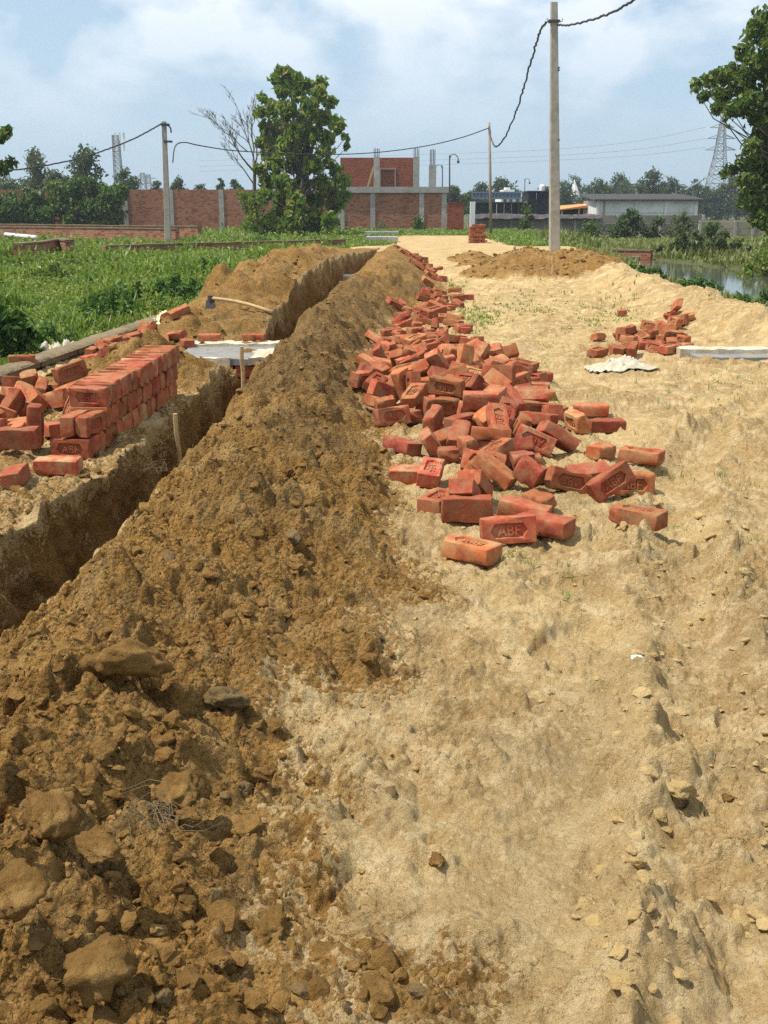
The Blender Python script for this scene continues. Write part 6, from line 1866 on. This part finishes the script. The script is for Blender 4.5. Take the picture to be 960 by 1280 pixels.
rl = empty('steel_gantry', ((x0 + x1) / 2, d, zat(250, d)), 'blue grey steel rail frame above the low black shed', 'frame')
for yb in (240.5, 248): MB().box((x0, d, zat(yb, d) - .07), (x1, d + .1, zat(yb, d) + .07)).build('rail', 'blue_steel', rl)
for i in range(14): xx = x0 + (x1 - x0) * i / 13; MB().box((xx - .05, d + .02, zat(248, d)), (xx + .05, d + .08, zat(240.5, d))).build('baluster', 'blue_steel', rl)
MB().box((x0, d + .12, zat(248, d)), (x1, d + .14, zat(240.5, d))).build('backing', 'blue_steel', rl)
for xx in (x0 + .3, x1 - .3): MB().box((xx - .08, d + .15, zat(262, d) - 2), (xx + .08, d + .3, zat(241, d))).build('leg', 'blue_steel', rl)
# white house far off
d = 150; hb_ = empty('white_house', At(642, 262, d), 'small white flat roofed house behind the black sheds', 'house')
def hbox(px0, px1, yt, yb, dep, mat, nm, dd=0.0):
    a, b = span(px0, px1, d); return MB().box((a, d + dd, zat(yb, d)), (b, d + dd + dep, zat(yt, d))).build(nm, mat, hb_)
w1 = hbox(626, 658, 246.5, 272, 8, 'white_paint', 'wall'); hbox(629, 643, 237, 246.4, 5, 'white_paint', 'upper_floor', .4); hbox(625, 659, 245.2, 246.4, 8.6, 'white_paint', 'parapet', -.3); hbox(632, 638, 234, 236.9, 2, 'white_paint', 'roof_tank', 1)
for a in (629, 636, 645, 652):
    f = hbox(a, a + 4, 248.5, 253, .12, 'concrete', 'window', -.06); x0, x1 = span(a + .6, a + 3.4, d)
    MB().box((x0, d - .1, zat(252.5, d)), (x1, d - .07, zat(249, d))).build('pane', 'glass', f)
# white spire
d = 190; q = At(717, 250, d); sp_ = empty('temple_spire', q, 'white pointed spire among the far trees right of the tall pole', 'spire')
MB().tube([q + Vector((0, 0, -4)), q + Vector((0, 0, 0.6))], 1.3, 4, square=True).build('base', 'white_paint', sp_)
MB().tube([q + Vector((0, 0, .6)), q + Vector((0, 0, 1.6)), q + Vector((0, 0, 2.6)), q + Vector((0, 0, 3.4))], [1.15, .8, .35, .05], 8).build('spire', 'white_paint', sp_)
# orange roof
d = 92; x0, x1 = span(700, 748, d); r_ = empty('lean_to', ((x0 + x1) / 2, d, zat(275, d)), 'lean-to with bright orange roof edge beside the white shed', 'shed')
MB().add([(x0, d - .2, zat(262.5, d)), (x1, d - .2, zat(258.5, d)), (x1, d + 4, zat(254.5, d)), (x0, d + 4, zat(258.5, d)), (x0, d - .2, zat(261.5, d)), (x1, d - .2, zat(254.5, d)), (x1, d + 4, zat(253.8, d)), (x0, d + 4, zat(257.5, d))], [(0, 1, 2, 3), (4, 7, 6, 5), (0, 4, 5, 1), (1, 5, 6, 2), (2, 6, 7, 3), (3, 7, 4, 0)]).build('roof', 'orange_roof', r_)
for xx in (x0 + .2, (x0 + x1) / 2, x1 - .2): MB().box((xx - .07, d, zat(285, d)), (xx + .07, d + .14, zat(261, d))).build('post', 'grey_wood', r_)
MB().box((x0, d + 3.6, zat(285, d)), (x1, d + 3.7, zat(259, d))).build('back_sheet', 'black_sheet', r_)
# white shed
d = 88; x0, x1 = span(746, 872, d); zt, zb = zat(250.5, d), zat(262, d) - 2.2
sh = empty('white_shed', ((x0 + x1) / 2, d, zb), 'long white panelled shed with thin dark corrugated roof', 'shed')
cuts = [746, 757, 784, 794, 831, 869.5, 872]
bay = [(748, 793.5), (795.5, 831), (833, 869)]
for a, b in bay:
    xa, xb = span(a, b, d); k = 3
    for r in range(k):
        z0, z1 = zb + (zt - zb) * r / k, zb + (zt - zb) * (r + 1) / k
        MB().box((xa, d + .02 * (r % 2), z0 + .012), (xb, d + .1, z1 - .012)).build('panel', 'shed_panel', sh)
for c in (747, 794.5, 832, 870): xa = span(c, c, d)[0]; MB().box((xa - .12, d - .08, zb), (xa + .12, d + .16, zt)).build('post', 'white_paint', sh)
xa = span(755, 755, d)[0]; MB().box((xa - .05, d - .1, zb), (xa + .05, d - .04, zt)).build('drain_pipe', 'grey_wood', sh)
MB().box((x0, d + .2, zb), (x0 + .1, d + 6, zt)).build('side_wall', 'shed_panel', sh); MB().box((x1 - .1, d + .2, zb), (x1, d + 6, zt)).build('side_wall', 'shed_panel', sh)
n = 120; V = []; 
for i in range(n + 1):
    xx = x0 - .35 + (x1 - x0 + .7) * i / n; zz_ = 0.05 * (1 if i % 2 else -1)
    for yy, zo in ((d - .5, zt + .02), (d + 6.3, zt + .5)): V += [(xx, yy, zo + zz_ + .06), (xx, yy, zo + zz_)]
F = []
for i in range(n): 
    a = i * 4; b = a + 4
    F += [(a, b, b + 2, a + 2), (a + 1, a + 3, b + 3, b + 1), (a, a + 1, b + 1, b), (a + 2, b + 2, b + 3, a + 3)]
link(bpy.data.objects.new('corrugated_roof', np_mesh('corrugated_roof', np.array(V) - np.array(sh.location), F, 'dark_steel')), sh)
# street lamps
def lamp(px, yb, yt, d, label, side=1, r=0.07):
    f, t = At(px, yb, d), At(px, yt, d); root = empty('street_lamp', f, label, 'street lamp', 'street lamps')
    MB().tube([f - Vector((0, 0, 2)), f.lerp(t, .3), f.lerp(t, .35), t], [r * 1.6, r * 1.4, r, r * .8], 8).build('post', 'dark_steel', root)
    w_ = (t.z - f.z) * 0.16; pts = [t + Vector((0, 0, -.4)), t + Vector((side * w_ * .2, 0, w_ * .05)), t + Vector((side * w_ * .6, 0, w_ * .12)), t + Vector((side * w_, 0, -w_ * .2)), t + Vector((side * w_ * 1.05, 0, -w_ * .5))]
    MB().tube(pts, r * .6, 6).build('arm', 'dark_steel', root)
    MB().tube([pts[-1], pts[-1] + Vector((0, 0, -.18)), pts[-1] + Vector((0, 0, -.3))], [.05, .14, .1], 10).build('lamp_head', 'dark_steel', root)
lamp(562, 262, 194, 98, 'ornate street lamp with curled arm right of the bare column', 1)
lamp(553, 262, 207, 128, 'smaller street lamp beside the bare column', -1)
lamp(656, 262, 224, 150, 'thin lamp post behind the black shed', 1, .06)
def solar(px, yb, yt, d, side, label):
    f, t = At(px, yb, d), At(px, yt, d); root = empty('solar_lamp', f, label, 'street lamp', 'solar street lamps')
    MB().tube([f, t], .09, 8).build('post', 'galvanised_steel', root)
    MB().add([t + Vector(q) for q in ((-.9 * side, -.4, .55), (.9 * side, -.4, -.45), (.9 * side, .4, -.35), (-.9 * side, .4, .65), (-.9 * side, -.4, .62), (.9 * side, -.4, -.38), (.9 * side, .4, -.28), (-.9 * side, .4, .72))], [(0, 1, 2, 3), (4, 7, 6, 5), (0, 4, 5, 1), (1, 5, 6, 2), (2, 6, 7, 3), (3, 7, 4, 0)]).build('solar_panel', 'glass', root)
    MB().tube([t + Vector((0, -.3, .1)), t + Vector((-1.3 * side, -.3, .9))], .07, 6).build('arm', 'galvanised_steel', root)
    q = t + Vector((-1.3 * side, -.3, .9)); MB().box((q.x - .35, q.y - .15, q.z - .08), (q.x + .35, q.y + .15, q.z + .08)).build('lamp_head', 'white_paint', root)
solar(845, 262, 231, 120, 1, 'solar street lamp above the right end of the white shed, left of two')
solar(866, 262, 233, 125, -1, 'solar street lamp above the right end of the white shed, right of two')
# lattice masts
def lattice(name, label, px, yb, yt, d, w0, w1, n, r, arms=(), cat='pylon', mat='galvanised_steel', waist=None):
    f, t = At(px, yb, d), At(px, yt, d); root = empty(name, f, label, cat); mb = MB(); H = t.z - f.z
    def wd(u):
        if waist: return w0 + (waist[1] - w0) * u / waist[0] if u < waist[0] else waist[1] + (w1 - waist[1]) * (u - waist[0]) / (1 - waist[0])
        return w0 + (w1 - w0) * u
    def c(u, k):
        s_ = wd(u) / 2; q = ((-s_, -s_), (s_, -s_), (s_, s_), (-s_, s_))[k % 4]; return f + Vector((q[0], q[1], H * u))
    us = [1 - (1 - i / n) ** 1.35 for i in range(n + 1)]
    for k in range(4): mb.tube([c(u, k) for u in us], r, 4)
    mb.build('legs', mat, root); mb = MB()
    for i in range(n):
        for k in range(4):
            mb.tube([c(us[i], k), c(us[i + 1], k + 1)], r * .6, 3); mb.tube([c(us[i], k + 1), c(us[i + 1], k)], r * .6, 3); mb.tube([c(us[i + 1], k), c(us[i + 1], k + 1)], r * .6, 3)
    mb.build('bracing', mat, root)
    for u, L in arms:
        z = f + Vector((0, 0, H * u)); h2 = H * 0.035
        for sgn in (-1, 1):
            mb = MB(); tip = z + Vector((sgn * L, 0, 0))
            for q in ((-.5, 0), (.5, 0), (-.5, h2), (.5, h2)): mb.tube([z + Vector((sgn * wd(u) / 2, q[0] * wd(u), q[1])), tip], r * .7, 3)
            mb.build('cross_arm', mat, root)
    return root
D = 330; lattice('power_pylon', 'tall lattice power pylon rising over the tree line', 893, 275, 147, D, 9.0, 1.0, 14, 0.16, ((0.905, 3.6), (0.80, 4.2), (0.69, 4.6)), waist=(0.62, 3.0))
lattice('telecom_mast', 'slim telecom mast behind the left wall', 151, 265, 169, 240, 1.8, 1.3, 16, 0.10, cat='mast')
tm = [o for o in bpy.data.objects if o.name.startswith('telecom_mast')][0]
for i, (ox, oz) in enumerate(((-.9, 0), (0, 0), (.9, 0), (-.8, -2.2), (.8, -2.2))):
    q = At(151, 171, 240); MB().box((q.x + ox - .18, q.y - 1.2, q.z + oz - .8), (q.x + ox + .18, q.y - .9, q.z + oz + .8)).build('antenna', 'white_paint', tm)
lattice('power_pylon', 'small far pylon at the left border under the twigs', 9, 268, 205, 230, 4.2, 1.2, 7, 0.12)
lattice('power_pylon', 'tiny distant pylon right of the telecom mast', 181, 268, 216, 420, 3.4, 1.4, 9, 0.13, ((0.9, 3.2), (0.75, 3.6)))
lattice('power_pylon', 'tiny distant pylon left of the meadow pole', 188, 268, 218, 440, 3.4, 1.4, 9, 0.13, ((0.9, 3.2), (0.75, 3.6)))
for i, (ya, yb, yc) in enumerate(((159, 186, 196), (173, 194, 203), (184, 200, 209))):
    pts = [At(893 - 11, ya, D), At(800, ya + (yb - ya) * .62, D + 10), At(700, yb, D + 30), At(560, yb + (yc - yb) * .6, D + 60), At(400, yc, D + 100), At(250, yc + 5, D + 120)]
    cable(pts, 0.07, ('highest', 'middle', 'lowest')[i] + ' of the three faint power lines from the pylon', 0, i, 'galvanised_steel')

# ------------------------------------------------------------------ humid air
t = NT('humid_air'); t.t.nodes.remove(t.b)
pv = t.n('VolumePrincipled'); pv.inputs['Color'].default_value = (0.80, 0.87, 0.95, 1); pv.inputs['Density'].default_value = 0.00055; pv.inputs['Anisotropy'].default_value = 0.35
t.t.links.new(pv.outputs[0], t.out.inputs['Volume']); MATS['humid_air'] = t.m
o = MB().box((-700, -60, -3.2), (700, 520, 31.5)).build('haze', 'humid_air')
tag(o, 'thin bluish monsoon haze over the whole plain', 'haze', kind='stuff')
